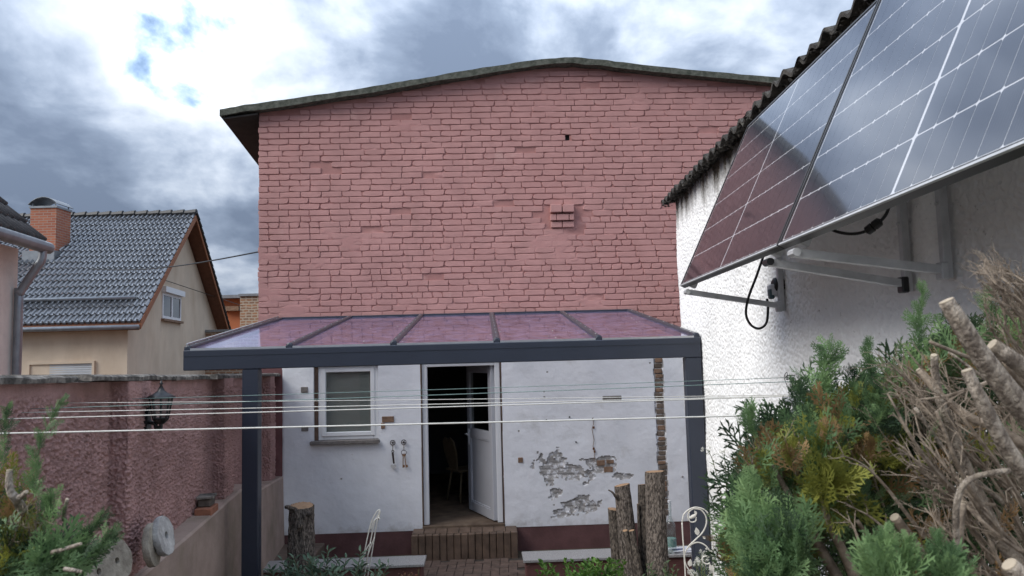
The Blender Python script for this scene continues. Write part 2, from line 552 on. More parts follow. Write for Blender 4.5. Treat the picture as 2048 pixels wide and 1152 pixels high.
# mortar bed with smeared patches
step = 0.022
us = np.arange(UL, UR, step); zs = np.arange(ZB, 6.25, step)
U, Z = np.meshgrid(us, zs, indexing='ij')
sm = fbm(U * 4.2, Z * 9.0, 2, 4) * 0.55 + fbm(U * 1.3, Z * 2.0, 12, 3) * 0.45
leftband = np.clip(1 - (U - UL) / 0.55, 0, 1) * np.clip((5.6 - Z) / 2.5, 0.15, 1)
lowband = np.clip((4.3 - Z) / 1.2, 0, 1) * 0.045
topband = np.clip((Z - (np.interp(U, [p[0] for p in prof], [p[1] for p in prof]) - 0.28)) / 0.1, 0, 1)
under = np.exp(-((U - (COR[0] + COR[1]) / 2 + 0.15) / 0.42) ** 2 - ((Z - COR[2] + 0.22) / 0.2) ** 2) * 0.16
sm = sm + 0.13 * leftband + lowband + topband * 0.08 + under
smear = np.clip((sm - 0.60) / 0.12, 0, 1)
V = 0.0055 - smear * 0.013 + (fbm(U * 14, Z * 14, 8, 3) - 0.5) * 0.004
ztop = np.interp(U, [p[0] for p in prof], [p[1] for p in prof]) - RT + 0.02
Zc = np.minimum(Z, ztop)
wx = U * HC - V * HS; wy = HY + U * HS + V * HC
fc = grid_faces(len(us), len(zs))
cu = U.reshape(-1)[fc].mean(1); cz = Z.reshape(-1)[fc].mean(1); ct = ztop.reshape(-1)[fc].max(1)
keep = (cz - step < ct) & ~((np.abs(cu - VENT[0]) < 0.034) & (np.abs(cz - VENT[1]) < 0.055))
wall = link('wall', fast_mesh('wall', np.stack([wx, wy, Zc], -1).reshape(-1, 3), fc[keep]), m_mortar, house, smooth=True)
at_ = wall.data.attributes.new('smear', 'FLOAT', 'POINT')          # where paint and mortar run smooth over the bricks
at_.data.foreach_set('value', smear.reshape(-1).astype(np.float32))
nn_, ll_ = m_mortar.node_tree.nodes, m_mortar.node_tree.links
bs0 = nn_['Principled BSDF']; src0 = bs0.inputs['Base Color'].links[0].from_socket
an_ = nn_.new('ShaderNodeAttribute'); an_.attribute_name = 'smear'
mx0 = nn_.new('ShaderNodeMix'); mx0.data_type = 'RGBA'
ll_.new(an_.outputs['Fac'], mx0.inputs['Factor']); ll_.new(src0, mx0.inputs[6]); mx0.inputs[7].default_value = (0.45, 0.235, 0.218, 1)
ll_.new(mx0.outputs[2], bs0.inputs['Base Color'])
def smear_at(u, z):
    i = min(max(int((u - UL) / step), 0), len(us) - 1); j = min(max(int((z - ZB) / step), 0), len(zs) - 1)
    return smear[i, j]

# brick shapes: rough-edged faces with chamfer, shared between alike bricks
def brick_mesh(w, h, seed, rough=0.0024):
    r = random.Random(seed)
    nx = 4 if w > 0.18 else 2
    ring = []
    for i in range(nx + 1): ring.append((-w / 2 + w * i / nx, -h / 2))
    ring.append((w / 2, 0))
    for i in range(nx + 1): ring.append((w / 2 - w * i / nx, h / 2))
    ring.append((-w / 2, 0))
    c = 0.003 if r.random() < 0.75 else 0.008
    ring = [(x + r.uniform(-rough, rough), z + r.uniform(-rough, rough) * 0.7) for x, z in ring]
    # knocked corners
    for idx in (0, nx, nx + 2, 2 * nx + 2):
        if r.random() < 0.3:
            x, z = ring[idx]; ring[idx] = (x * (1 - 0.012 / (w / 2) * r.random() * 2), z * (1 - 0.25 * r.random()))
    n = len(ring)
    tilt = r.uniform(-0.02, 0.02)
    vs = [(x, 0.03, z) for x, z in ring] + [(x, -0.0045, z) for x, z in ring]
    for x, z in ring:
        sx = (abs(x) - c) / max(abs(x), 1e-3) if abs(x) > c else 0; sz = (abs(z) - c) / max(abs(z), 1e-3) if abs(z) > c else 0
        vs.append((x * max(sx, 0), -0.0075 + r.uniform(-.0008, .0008) + x * tilt * .6, z * max(sz, 0)))
    vs.append((0, -0.0078, 0))
    fs = []
    for i in range(n):
        j = (i + 1) % n
        fs.append((i, j, n + j, n + i)); fs.append((n + i, n + j, 2 * n + j, 2 * n + i)); fs.append((2 * n + i, 2 * n + j, 3 * n))
    return vs, fs
PITCHZ = 0.0772
SW, HW, BH = 0.252, 0.120, 0.0680
var_s = [brick_mesh(SW, BH, k) for k in range(12)]
var_h = [brick_mesh(HW, BH, 40 + k) for k in range(6)]
me_s = []; me_h = []
for lst, out in ((var_s, me_s), (var_h, me_h)):
    for vs, fs in lst:
        me = bpy.data.meshes.new('brick'); me.from_pydata(vs, [], fs); me.materials.append(m_brick); out.append(me)
layout = []           # (u, z, kind, variant, scale_x, dv, rot)
row = 0
zrow = ZB + 0.04
while zrow < 6.2:
    u = UL + random.uniform(-0.012, 0.006) - (0.0 if row % 2 else 0.0)
    first = True
    hrow = zrow < 4.3 and row % 4 == 1
    while u < UR:
        frac = (random.random() < (0.04 if zrow > 4.4 else 0.09)) or (hrow and random.random() < 0.72) or (first and row % 2)
        sx = random.uniform(0.975, 1.02)
        w = (HW if frac else SW) * sx
        if u + w > UR + 0.03: break
        if random.random() < (0.015 if zrow > 4.4 else 0.05) and not frac:
            sx *= 0.7; w *= 0.7
        cu_, wob = u + w / 2, (float(vnoise((u) * 1.5, row * 0.35, 4)) - 0.5) * 0.009
        zc = zrow + wob
        top_ok = zc + 0.045 < roof_z(cu_) - RT
        in_vent = abs(cu_ - VENT[0]) < w / 2 + 0.02 and abs(zc - VENT[1]) < 0.04
        if in_vent and abs(zc - VENT[1]) < 0.04:
            # shorten the brick so the vent gap stays open
            if cu_ > VENT[0]:
                nu = VENT[0] + 0.024
            else:
                nu = None
            if nu is not None and u + w - nu > 0.06:
                sx = sx * (u + w - nu) / w; cu_ = (nu + u + w) / 2
            else:
                wl_ = VENT[0] - 0.024 - u
                if wl_ > 0.05:
                    sx = sx * wl_ / w; cu_ = u + wl_ / 2
                else:
                    top_ok = False
        in_cor = COR[0] - w / 2 < cu_ < COR[1] + w / 2 and COR[2] - 0.03 < zc < COR[3] + 0.03
        if top_ok and not in_cor and random.random() > 0.012:
            k = random.randrange(6 if frac else 12)
            layout.append((cu_, zc, frac, k, sx, random.uniform(-0.0015, 0.002), random.uniform(-0.004, 0.004), w))
        u += w + random.uniform(0.006, 0.010)
        first = False
    row += 1; zrow += PITCHZ
# the 300 bricks that show largest are objects, the rest one joined mesh
def vis_score(b):
    u, z = b[0], b[1]
    p = H(u, z)
    if z < 3.0: return 0
    d = p - Vector((0, 0, EYE))
    px = 1024 + F_PX * d.dot(crt) / d.dot(fwd); py = 576 - F_PX * d.dot(cup) / d.dot(fwd)
    if px > 1350 + max(0, (395 - py)) * 0.75: return 0
    return b[7] / d.length ** 2 * (1 - 0.9 * smear_at(u, z))
order = sorted(range(len(layout)), key=lambda i: -vis_score(layout[i]))
picked = set(order[:298])
sv = []; sf = []; off = 0
for i, (u, z, frac, k, sx, dv, rt_, w) in enumerate(layout):
    if i in picked:
        o = bpy.data.objects.new('brick', (me_h if frac else me_s)[k]); COL.objects.link(o)
        o.location = H(u, z, dv); o.rotation_euler = (0, rt_, R(2.3)); o.scale = (sx, 1, 1)
        setpar(o, wall)
    else:
        vs, fs = (var_h if frac else var_s)[k]
        M4 = Matrix.Translation(H(u, z, dv)) @ Euler((0, rt_, R(2.3))).to_matrix().to_4x4() @ Matrix.Diagonal((sx, 1, 1, 1))
        sv += [tuple(M4 @ Vector(p)) for p in vs]; sf += [tuple(a + off for a in f) for f in fs]; off += len(vs)
me = bpy.data.meshes.new('brick_field'); me.from_pydata(sv, [], sf)
bf = link('brick_field', me, m_brick, wall); tag(bf, kind='stuff')

# projecting corbel bricks (remains of a bracket)
fh = lambda u, v, z: H(u, z, v)
c0, c1, cz0, cz1 = COR
ch = (cz1 - cz0) / 3.1
def corbel(u0, u1, z0, z1, v):
    mb = MB(); mb.box((u0, v, z0), (u1, 0.03, z1), fh, bev=0.005)
    part('corbel_brick', mb, m_brick, wall)
corbel(c0, (c0 + c1) / 2 - 0.006, cz0 + 2.2 * ch, cz1 + 0.02, -0.085); corbel((c0 + c1) / 2 + 0.006, c1, cz0 + 2.2 * ch, cz1 + 0.02, -0.083)
t3 = (c1 - c0) / 3.6
corbel(c0, c0 + t3 * 0.9, cz0 + 1.05 * ch, cz0 + 1.95 * ch, -0.055); corbel(c0 + t3 * 0.96, c0 + t3 * 2.8, cz0 + 1.05 * ch, cz0 + 1.95 * ch, -0.058)
corbel(c0 + t3 * 2.9, c1, cz0 + 1.05 * ch, cz0 + 1.95 * ch, -0.056)
corbel(c0 + 0.005, (c0 + c1) / 2 - 0.005, cz0 + 0.05 * ch, cz0 + 0.9 * ch, -0.03); corbel((c0 + c1) / 2 + 0.005, c1, cz0 + 0.05 * ch, cz0 + 0.9 * ch, -0.031)
# vent cavity
mb = MB()
vu, vz = VENT
mb.box((vu - 0.03, 0.03, vz - 0.045), (vu + 0.03, 0.16, vz + 0.045), fh)
part('vent_hole', mb, m_hole, wall)

# house body behind the facade
mb = MB()
sk = -0.095
def Hs(u, z, v):                # left flank follows the plot boundary
    w = max(0.0, min(1.0, (2.0 - u) / 5.0))
    return H(u + sk * v * w, z, v)
zl = roof_z(UL) - RT - 0.01
mb.add([Hs(UL + .003, 0, 0.012), Hs(UL + .003, 0, 9.0), Hs(UL + .003, zl, 9.0), Hs(UL + .003, zl, 0.012)], [(0, 1, 2, 3)])
mb.add([H(UR, 0, 0.012), H(UR, 0, 9.0), H(UR, 5.4, 9.0), H(UR, 5.4, 0.012)], [(0, 3, 2, 1)])
mb.add([Hs(UL, 0, 9.0), H(UR, 0, 9.0), H(UR, 5.3, 9.0), Hs(UL, zl, 9.0)], [(0, 1, 2, 3)])
part('side_wall', mb, m_mortar, house)
# roof: felt-covered slab following the shallow arched verge
mb = MB()
top = prof
dense = []
for i in range(len(top) - 1):
    for k in range(4):
        t = k / 4
        dense.append((top[i][0] * (1 - t) + top[i + 1][0] * t, top[i][1] * (1 - t) + top[i + 1][1] * t))
dense.append(top[-1])
n = len(dense)
vv = [-0.14, 0.1, 2.0, 4.5, 9.3]
grid_t = [[Hs(u, z + (0.010 * (random.random() - 0.5) if a == 0 else 0), v) for u, z in dense] for a, v in enumerate(vv)]
grid_b = [[Hs(u, z - RT * (0.75 + 0.35 * float(vnoise(i * 0.4, a * 3.0, 6))), v) for i, (u, z) in enumerate(dense)] for a, v in enumerate(vv)]
vs = [p for g in grid_t for p in g] + [p for g in grid_b for p in g]
fs = []; B = n * len(vv)
for a in range(len(vv) - 1):
    for i in range(n - 1):
        q = a * n + i
        fs.append((q, q + 1, q + n + 1, q + n)); fs.append((B + q, B + q + n, B + q + n + 1, B + q + 1))
    fs.append((a * n, a * n + n, B + a * n + n, B + a * n))
for i in range(n - 1): fs.append((i, B + i, B + i + 1, i + 1))
mb.add(vs, fs)
roof = part('roof', mb, m_felt, house)
mb = MB()
sb = []
for v in (-0.11, 9.2):
    for u, z in ((prof[0][0] + 0.03, prof[0][1] - RT - 0.012), (UL + 0.001, roof_z(UL) - RT - 0.03)):
        sb.append(Hs(u, z, v))
mb.add(sb + [p - Vector((0, 0, 0.02)) for p in sb], [(0, 2, 3, 1), (4, 5, 7, 6), (0, 4, 6, 2), (0, 1, 5, 4), (1, 3, 7, 5)])
part('soffit', mb, m_soffit, roof)

# ---- white plastered ground floor with door and window openings
UPL = PH(564, 900)[0]
D0, D1 = PH(843, 900)[0], PH(1006, 900)[0]
DZ0, DZ1 = PH(920, 1049)[1], 2.36
W0, W1 = PH(627, 820)[0], PH(757, 820)[0]
WZ0, WZ1 = PH(690, 883)[1], 2.32
PZ = PH(700, 1066)[1]
S0, S1 = PH(1313, 860)[0], PH(1331, 860)[0]
step = 0.0115
us = np.arange(UPL, UR, step); zs = np.arange(PZ, ZB + 0.02, step)
U, Z = np.meshgrid(us, zs, indexing='ij')
V = (fbm(U * 2.5, Z * 2.5, 31, 3) - 0.5) * 0.014 + (fbm(U * 14, Z * 14, 33, 3) - 0.5) * 0.004
V = V + np.clip(0.02 - (U - UPL), 0, 1) * (fbm(Z * 6, Z * 0, 35, 3)) * 0.9
# damage mask
dm = np.zeros_like(U)
def patch(px, py, rx, ry, s=1.0):
    global dm
    u0, z0 = PH(px, py); k = 1 / 158.0
    d = np.sqrt(((U - u0) / (rx * k)) ** 2 + ((Z - z0) / (ry * k)) ** 2)
    dm = np.maximum(dm, s * np.clip(1.35 - d, 0, 1))
patch(1105, 935, 34, 36); patch(1150, 945, 50, 26); patch(1210, 930, 36, 16); patch(1245, 952, 30, 9, .8)
patch(1150, 1010, 50, 22); patch(1120, 1028, 26, 10, 0.9); patch(1190, 925, 30, 9); patch(1112, 985, 20, 16, .8)
nzv = fbm(U * 9, Z * 12, 53, 5, 0.66)
hole = dm * 0.60 + nzv + 0.035 * np.cos(2 * np.pi * Z / 0.0772) > 0.865
strip_edge = (fbm(Z * 9, Z * 0 + 2, 44, 3) - 0.5) * 0.035
seam = (U > S0 + 0.011 * (Z - 1.2) * 0 + strip_edge) & (U < S1 + strip_edge * 0.8) & (Z > 0.35)
opening = ((U > D0) & (U < D1) & (Z < DZ1)) | ((U > W0) & (U < W1) & (Z > WZ0) & (Z < WZ1))
Vp = np.where(hole | seam, 0.014 + (fbm(U * 30, Z * 30, 50, 2) - 0.5) * 0.006 + 0.007 * (np.cos(2 * np.pi * Z / 0.0772) < -0.72), V)
def hgrid(Uv, Zv, Vv):
    return np.stack([Uv * HC - Vv * HS, HY + Uv * HS + Vv * HC, Zv], -1).reshape(-1, 3)
fc = grid_faces(len(us), len(zs))
# snap grid lines to the openings
Us = U.copy(); Zs = Z.copy()
for e_ in (D0, D1, W0, W1):
    k = np.argmin(np.abs(us - e_)); Us[k, :] = e_
    if e_ in (D0, W0): opening[k, :] = opening[k + 1, :] & False
for e_ in (DZ1, WZ0, WZ1):
    k = np.argmin(np.abs(zs - e_)); Zs[:, k] = e_
fcu = Us.reshape(-1)[fc].mean(1); fcz = Zs.reshape(-1)[fc].mean(1)
fop = ((fcu > D0) & (fcu < D1) & (fcz < DZ1)) | ((fcu > W0) & (fcu < W1) & (fcz > WZ0) & (fcz < WZ1))
fh_ = hole.reshape(-1)[fc].any(1)
fs_ = seam.reshape(-1)[fc].any(1)
pts = hgrid(Us, Zs, Vp)
pl = link('plaster_wall', fast_mesh('plaster_wall', pts, fc[~fop & ~fh_ & ~fs_]), m_plaster, house, smooth=False)
pl['label'] = 'white lime plaster with flaked patches beside the door'
link('exposed_mortar', fast_mesh('exposed_mortar', pts, fc[~fop & (fh_ | fs_)]), m_oldmortar, pl)
# small rectangles of bare brick left in the plaster
def bare(px0, py0, px1, py1, m=m_barebrick, v=-0.006):
    u0, z1 = PH(px0, py0); u1, z0 = PH(px1, py1)
    mb = MB(); mb.box((u0, v - 0.006, z0), (u1, 0.03, z1), fh, bev=0.004)
    part('exposed_brick', mb, m, pl)
for a in ((602, 774, 616, 785), (603, 852, 617, 862)): bare(*a, m=m_sill)
for a in ((764, 833, 788, 844), (762, 846, 770, 857), (1036, 915, 1046, 925)): bare(*a)
for a in ((1194, 921, 1210, 931), (1213, 920, 1228, 927), (1208, 934, 1226, 944)): bare(*a, v=0.004)
bare(1205, 792, 1243, 800, m=m_sill, v=-0.002)
# strip of bare bricks beside the canopy post
z = 0.36; k = 0
while z < ZB - 0.03:
    hgt = random.uniform(0.055, 0.075)
    uo = random.uniform(-0.012, 0.012)
    mb = MB(); mb.box((S0 + 0.012 + uo, random.uniform(-0.004, 0.008), z), (S1 - 0.008 + uo * 0.7, 0.04, z + hgt - 0.012), fh, bev=0.006)
    part('exposed_brick', mb, (m_barebrick2, m_barebrick, m_barebrick2)[random.randrange(3)], pl)
    z += hgt; k += 1
# rust-stained wire down the wall and small anchor studs
m_rust = mat('rust', (0.20, 0.095, 0.045), 0.9, 0.5, 40)
mb = MB()
w_px = [(1186, 835), (1187, 848), (1184, 858), (1188, 880), (1186, 893), (1189, 905), (1188, 926)]
mb.tube([H(*PH(x, y, -0.016), -0.016) for x, y in w_px], 0.0035, 5)
for (x, y) in ((1187, 855), (1187, 897), (1189, 903)):
    u, z = PH(x, y); mb.box((u - 0.012, -0.02, z - 0.015), (u + 0.012, -0.008, z + 0.015), fh, bev=0.004)
part('rusty_wire', mb, m_rust, pl)
for (x, y) in ((1093, 840), (1139, 834), (1185, 838), (1152, 884), (1365, 953)):
    u, z = PH(x, y); mb = MB(); mb.lathe([(0.011, 0), (0.009, 0.012), (0.0, 0.016)], H(u, z, -0.004), 8, axis=(HS, -HC, 0))
    part('anchor_stud', mb, m_hole if x != 1365 else m_sill, pl)
# plinth
mb = MB(); mb.box((UPL - 0.05, 0.004, -0.1), (UR, 0.3, PZ + 0.002), fh)
part('plinth', mb, m_plinth, house)

# burgundy strip between garden wall and plaster
mb = MB(); mb.box((UL + .01, 0.002, -0.1), (UPL + .004, 0.02, ZB + .01), fh)
part('corner_render', mb, m_corner, house)

# ---- window
win = empty('window', H((W0 + W1) / 2, WZ0, 0)); setpar(win, house)
mb = MB()
for a, b in (((W0 - .002, 0.0, WZ0), (W0 + .002, 0.13, WZ1)), ((W1 - .002, 0.0, WZ0), (W1 + .002, 0.13, WZ1)), ((W0, 0.0, WZ1 - .002), (W1, 0.13, WZ1 + .002))):
    mb.box(a, b, fh)
part('reveal', mb, m_plaster, win)
mb = MB(); mb.box((W0 + 0.003, 0.035, WZ0 + 0.02), (W0 + 0.045, 0.115, WZ1 - 0.004), fh)
part('reveal_board', mb, m_brownrev, win)
def frame_mb(u0, u1, z0, z1, t, v0, v1, bev=0.006):
    mb = MB()
    mb.box((u0, v0, z0), (u0 + t, v1, z1), fh, bev); mb.box((u1 - t, v0, z0), (u1, v1, z1), fh, bev)
    mb.box((u0 + t - .001, v0 + .001, z0), (u1 - t + .001, v1, z0 + t), fh, bev); mb.box((u0 + t - .001, v0 + .001, z1 - t), (u1 - t + .001, v1, z1), fh, bev)
    return mb
f0 = W0 + 0.048; f1 = W1 - 0.006; fz0 = WZ0 + 0.018; fz1 = PH(690, 731)[1]
fo = part('frame', frame_mb(f0, f1, fz0, fz1, 0.062, 0.045, 0.115), m_pvc, win)
part('sash', frame_mb(f0 + 0.045, f1 - 0.045, fz0 + 0.045, fz1 - 0.03, 0.052, 0.03, 0.10), m_pvc, win)
g0, g1, gz0, gz1 = f0 + .09, f1 - .09, fz0 + .09, fz1 - .075
mb = MB(); mb.box((g0, 0.062, gz0), (g1, 0.066, gz1), fh)
part('pane', mb, m_pane, win)
mb = MB()
mb.box((g0 - .02, 0.085, gz0 - .03), (g1 + .02, 0.089, gz1 + 0.03), fh)
part('blind', mb, m_blind, win)
s0u, s0z = PH(622, 893, -0.06); s1u, s1z = PH(758, 880, -0.06)
mb = MB(); mb.box((W0 - 0.035, -0.065, WZ0 - 0.028), (W1 + 0.012, 0.10, WZ0 + 0.016), fh, bev=0.005)
part('sill', mb, m_sill, win)

# ---- doorway and half-open door
dr = empty('doorway', H((D0 + D1) / 2, DZ0, 0)); setpar(dr, house)
mb = MB()
mb.box((D0 - .002, 0.0, DZ0 - .05), (D0 + .012, 0.14, DZ1), fh); mb.box((D1 - .010, 0.0, DZ0 - .05), (D1 + .002, 0.14, DZ1), fh); mb.box((D0, 0.0, DZ1 - .01), (D1, 0.14, DZ1 + .004), fh)
part('reveal_board', mb, m_brownrev, dr)
mb = MB()
mb.box((D0 + 0.014, 0.03, DZ0), (D0 + 0.082, 0.11, DZ1 - .012), fh, .006)
mb.box((D1 - 0.085, 0.03, DZ0), (D1 - 0.016, 0.11, DZ1 - .012), fh, .006)
mb.box((D0 + 0.08, 0.032, DZ1 - .085), (D1 - 0.083, 0.11, DZ1 - .012), fh, .006)
part('door_frame', mb, m_pvc, dr)
mb = MB(); mb.box((D0 + .0, -0.02, DZ0 - .07), (D1, 0.30, DZ0 - .004), fh, .004)
part('threshold', mb, m_roomfloor, dr)
# leaf hinged on the right jamb, swung inwards
hg = H(D1 - 0.075, 0, 0.10)
ftip = P(949, 1019, 10.55)
ld = Vector((ftip.x - hg.x, ftip.y - hg.y, 0)); LW = 0.88; ld.normalize()
ln = Vector((ld.y, -ld.x, 0))            # room-door face turned to the viewer
if ln.y > 0: ln = -ln
def fl(a, b, z): return Vector((hg.x, hg.y, 0)) + ld * a + ln * b + Vector((0, 0, z))
LZ0, LZ1 = DZ0 + 0.012, DZ1 - 0.075
leaf = empty('door_leaf', fl(0, 0, LZ0)); setpar(leaf, dr); leaf['label'] = 'white plastic door leaf swung into the dark room'
def bx(mb, a, b, bev=0.005): mb.box(a, b, fl, bev)
mb = MB()
st = 0.105; mid = LZ0 + 0.98
bx(mb, (0, 0, LZ0), (st, 0.062, LZ1)); bx(mb, (LW - st, 0, LZ0), (LW, 0.062, LZ1))
bx(mb, (st - .001, 0.001, LZ0), (LW - st + .001, 0.061, LZ0 + .12)); bx(mb, (st - .001, 0.001, LZ1 - .11), (LW - st + .001, 0.061, LZ1)); bx(mb, (st - .001, 0.001, mid), (LW - st + .001, 0.061, mid + .11))
bx(mb, (st - .005, 0.016, LZ0 + .11), (LW - st + .005, 0.046, mid + .01), 0)
bx(mb, (st + .0, 0.040, LZ0 + .12), (st + .02, 0.056, mid)); bx(mb, (LW - st - .02, 0.040, LZ0 + .12), (LW - st, 0.056, mid)); bx(mb, (st, 0.040, LZ0 + .12), (LW - st, 0.0565, LZ0 + .14)); bx(mb, (st, 0.040, mid - .02), (LW - st, 0.0565, mid))
bx(mb, (st + .0, 0.040, mid + .11), (st + .02, 0.056, LZ1 - .11)); bx(mb, (LW - st - .02, 0.040, mid + .11), (LW - st, 0.056, LZ1 - .11))
lf = part('leaf_panel', mb, m_pvc_shaded, dr); setpar(lf, leaf)
# keep three levels: parts of the leaf hang from the doorway
bpy.data.objects.remove(leaf); setpar(lf, dr); lf.name = 'door_leaf'; lf['label'] = 'white plastic door leaf swung into the dark room'
mb = MB(); bx(mb, (st - .005, 0.028, mid + .10), (LW - st + .005, 0.034, LZ1 - .10), 0)
part('door_pane', mb, m_pane, dr)
mb = MB()
bx(mb, (LW - .085, 0.062, mid - .12), (LW - .045, 0.075, mid + .10)); mb.tube([fl(LW - .065, 0.07, mid + .03), fl(LW - .065, 0.12, mid + .03), fl(LW - .19, 0.125, mid + .03)], 0.011, 8)
part('handle', mb, m_pvc, dr, smooth=True)
# room behind
mb = MB()
r0, r1, rv0, rv1, rz0, rz1 = -2.75, 1.3, 0.30, 4.2, DZ0 - 0.004, 2.42
def q(a, b, c, d): mb.add([fh(*a), fh(*b), fh(*c), fh(*d)], [(0, 1, 2, 3)])
q((r0, rv1, rz0), (r1, rv1, rz0), (r1, rv1, rz1), (r0, rv1, rz1))
q((r0, rv0, rz0), (r0, rv1, rz0), (r0, rv1, rz1), (r0, rv0, rz1))
q((r1, rv0, rz0), (r1, rv0, rz1), (r1, rv1, rz1), (r1, rv1, rz0))
q((r0, rv0, rz1), (r1, rv0, rz1), (r1, rv1, rz1), (r0, rv1, rz1))
q((r0, rv0, rz0), (D0, rv0, rz0), (D0, rv0, rz1), (r0, rv0, rz1)); q((D1, rv0, rz0), (r1, rv0, rz0), (r1, rv0, rz1), (D1, rv0, rz1))
q((D0, rv0, DZ1), (D1, rv0, DZ1), (D1, rv0, rz1), (D0, rv0, rz1))
q((D0, 0.14, DZ0 - .05), (D0, rv0, DZ0 - .05), (D0, rv0, DZ1), (D0, 0.14, DZ1)); q((D1, 0.14, DZ0 - .05), (D1, rv0, DZ0 - .05), (D1, rv0, DZ1), (D1, 0.14, DZ1)); q((D0, 0.14, DZ1), (D1, 0.14, DZ1), (D1, rv0, DZ1), (D0, rv0, DZ1))
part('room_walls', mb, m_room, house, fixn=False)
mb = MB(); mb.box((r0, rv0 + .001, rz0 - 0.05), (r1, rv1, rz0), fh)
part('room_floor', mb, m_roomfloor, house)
# backing behind the plaster and mortar so no light leaks
mb = MB()
for a, b in (((UPL, .20, 0.0), (W0 - .02, .28, ZB)), ((W1 + .02, .20, 0.0), (D0 - .003, .28, ZB)), ((D1 + .003, .20, 0.0), (UR, .28, ZB)), ((W0 - .02, .20, 0.0), (W1 + .02, .28, ZB))):
    mb.box(a, b, fh)
mb.box((UL + .02, 0.17, ZB), (UR, 0.26, 5.2), fh)
part('masonry_core', mb, m_hole, house)

# wooden chair standing in the room
m_wood = mat('pale_chair_wood', (0.20, 0.15, 0.09), 0.6, 0.25, 10, stretch=(1, 1, 4))
ch_o = P(930, 1000, 11.3); cz = rz0
chair = thing('chair', (ch_o.x, ch_o.y, cz), 'pale wooden chair standing in the dark room behind the open door', 'chair')
def fc_(x, y, z): 
    a = R(35); return Vector((ch_o.x + x * math.cos(a) - y * math.sin(a), ch_o.y + x * math.sin(a) + y * math.cos(a), cz + z))
mb = MB(); mb.box((-.20, -.20, .43), (.20, .20, .46), fc_, .008); part('seat', mb, m_wood, chair)
for sx in (-1, 1):
    for sy in (-1, 1):
        mb = MB(); mb.tube([fc_(sx * .13, sy * .13, .43), fc_(sx * .19, sy * .19, 0)], [.018, .014], 8); part('leg', mb, m_wood, chair, True)
mb = MB()
bp = [(-.10, .46), (-.17, .70), (-.15, .86), (-.07, .92), (0, .89), (.07, .92), (.15, .86), (.17, .70), (.10, .46)]
mb.prism(bp, lambda p: fc_(-.19 - (p[1] - .46) * .2, p[0], p[1]), lambda p: fc_(-.165 - (p[1] - .46) * .2, p[0], p[1]))
part('backrest', mb, m_wood, chair)

# ================================================================== door step of upright clinkers
m_clinker = mat('brown_clinker', (0.15, 0.10, 0.07), 0.75, 0.45, 7, 0.4, 60)
ds = thing('door_step', H(D0 + 0.4, 0, -0.25), 'brown clinker step of upright bricks below the open door', 'step')
su0, su1 = PH(822, 1080, -0.36)[0], PH(1036, 1080, -0.36)[0]
SZ = DZ0 - 0.03
mb = MB(); mb.box((su0 + .01, -0.30, -0.05), (su1 - .01, -0.0, SZ - 0.012), fh); part('core', mb, m_sand, ds)
nb = 15; wv = (su1 - su0) / nb
for i in range(nb):
    mb = MB(); j = random.uniform(-.004, .004)
    mb.box((su0 + i * wv + .003, -0.36 + j, -0.02), (su0 + (i + 1) * wv - .003, -0.29, SZ - 0.005 + random.uniform(-.004, .004)), fh, .008)
    part('step_brick', mb, m_clinker, ds)
nt = 9; wt = (su1 - su0) / nt
for i in range(nt):
    mb = MB(); mb.box((su0 + i * wt + .003, -0.287, SZ - 0.03), (su0 + (i + 1) * wt - .003, -0.022, SZ + random.uniform(-.003, .002)), fh, .005)
    part('tread_tile', mb, m_clinker, ds)

# ================================================================== low walls with granite slabs
m_granite = mat('grey_granite', (0.42, 0.41, 0.40), 0.6, 0.35, 90, 0.1, 100, col2=(0.20, 0.195, 0.19), detail=3)
m_lowwall = mat('burgundy_low_wall', (0.17, 0.075, 0.068), 0.8, 0.3, 5, 0.4, 30)
overlay(m_lowwall, (0.24, 0.15, 0.13), 8, 0.62, 0.8)
VB, VF = -1.03, -1.40
def low_wall(px0, px1, label, cuts):
    u0 = PH(px0, 1105, VF)[0]; u1 = PH(px1, 1105, VF)[0]
    t = thing('low_wall', H((u0 + u1) / 2, 0, (VB + VF) / 2), label, 'low wall', 'low walls flanking the paved path')
    mb = MB(); mb.box((u0 + .03, VF + .035, -0.08), (u1 - .03, VB - .03, 0.205), fh, .01); part('wall_body', mb, m_lowwall, t)
    e = [u0] + [u0 + (u1 - u0) * c for c in cuts] + [u1]
    for a, b in zip(e[:-1], e[1:]):
        mb = MB(); mb.box((a + .002, VF, 0.206), (b - .002, VB, 0.235), fh, .004); part('granite_slab', mb, m_granite, t)
low_wall(450, 848, 'granite-topped burgundy low wall left of the path, behind the single stump', (0.52,))
low_wall(1046, 1396, 'granite-topped burgundy low wall right of the path, behind the stump cluster', (0.6,))
mb = MB(); mb.box((PH(500, 1080, -.5)[0] - .35, -1.0, 0.0), (PH(632, 1080, -.5)[0], -0.003, 0.17), fh, .01)
m_pad = mat('worn_brown_concrete', (0.17, 0.125, 0.095), 0.85, 0.35, 4, 0.3, 25, stretch=(1, 6, 1))
single('concrete_pad', mb, m_pad, 'worn brown concrete pad in the corner between garden wall and house', 'pad')
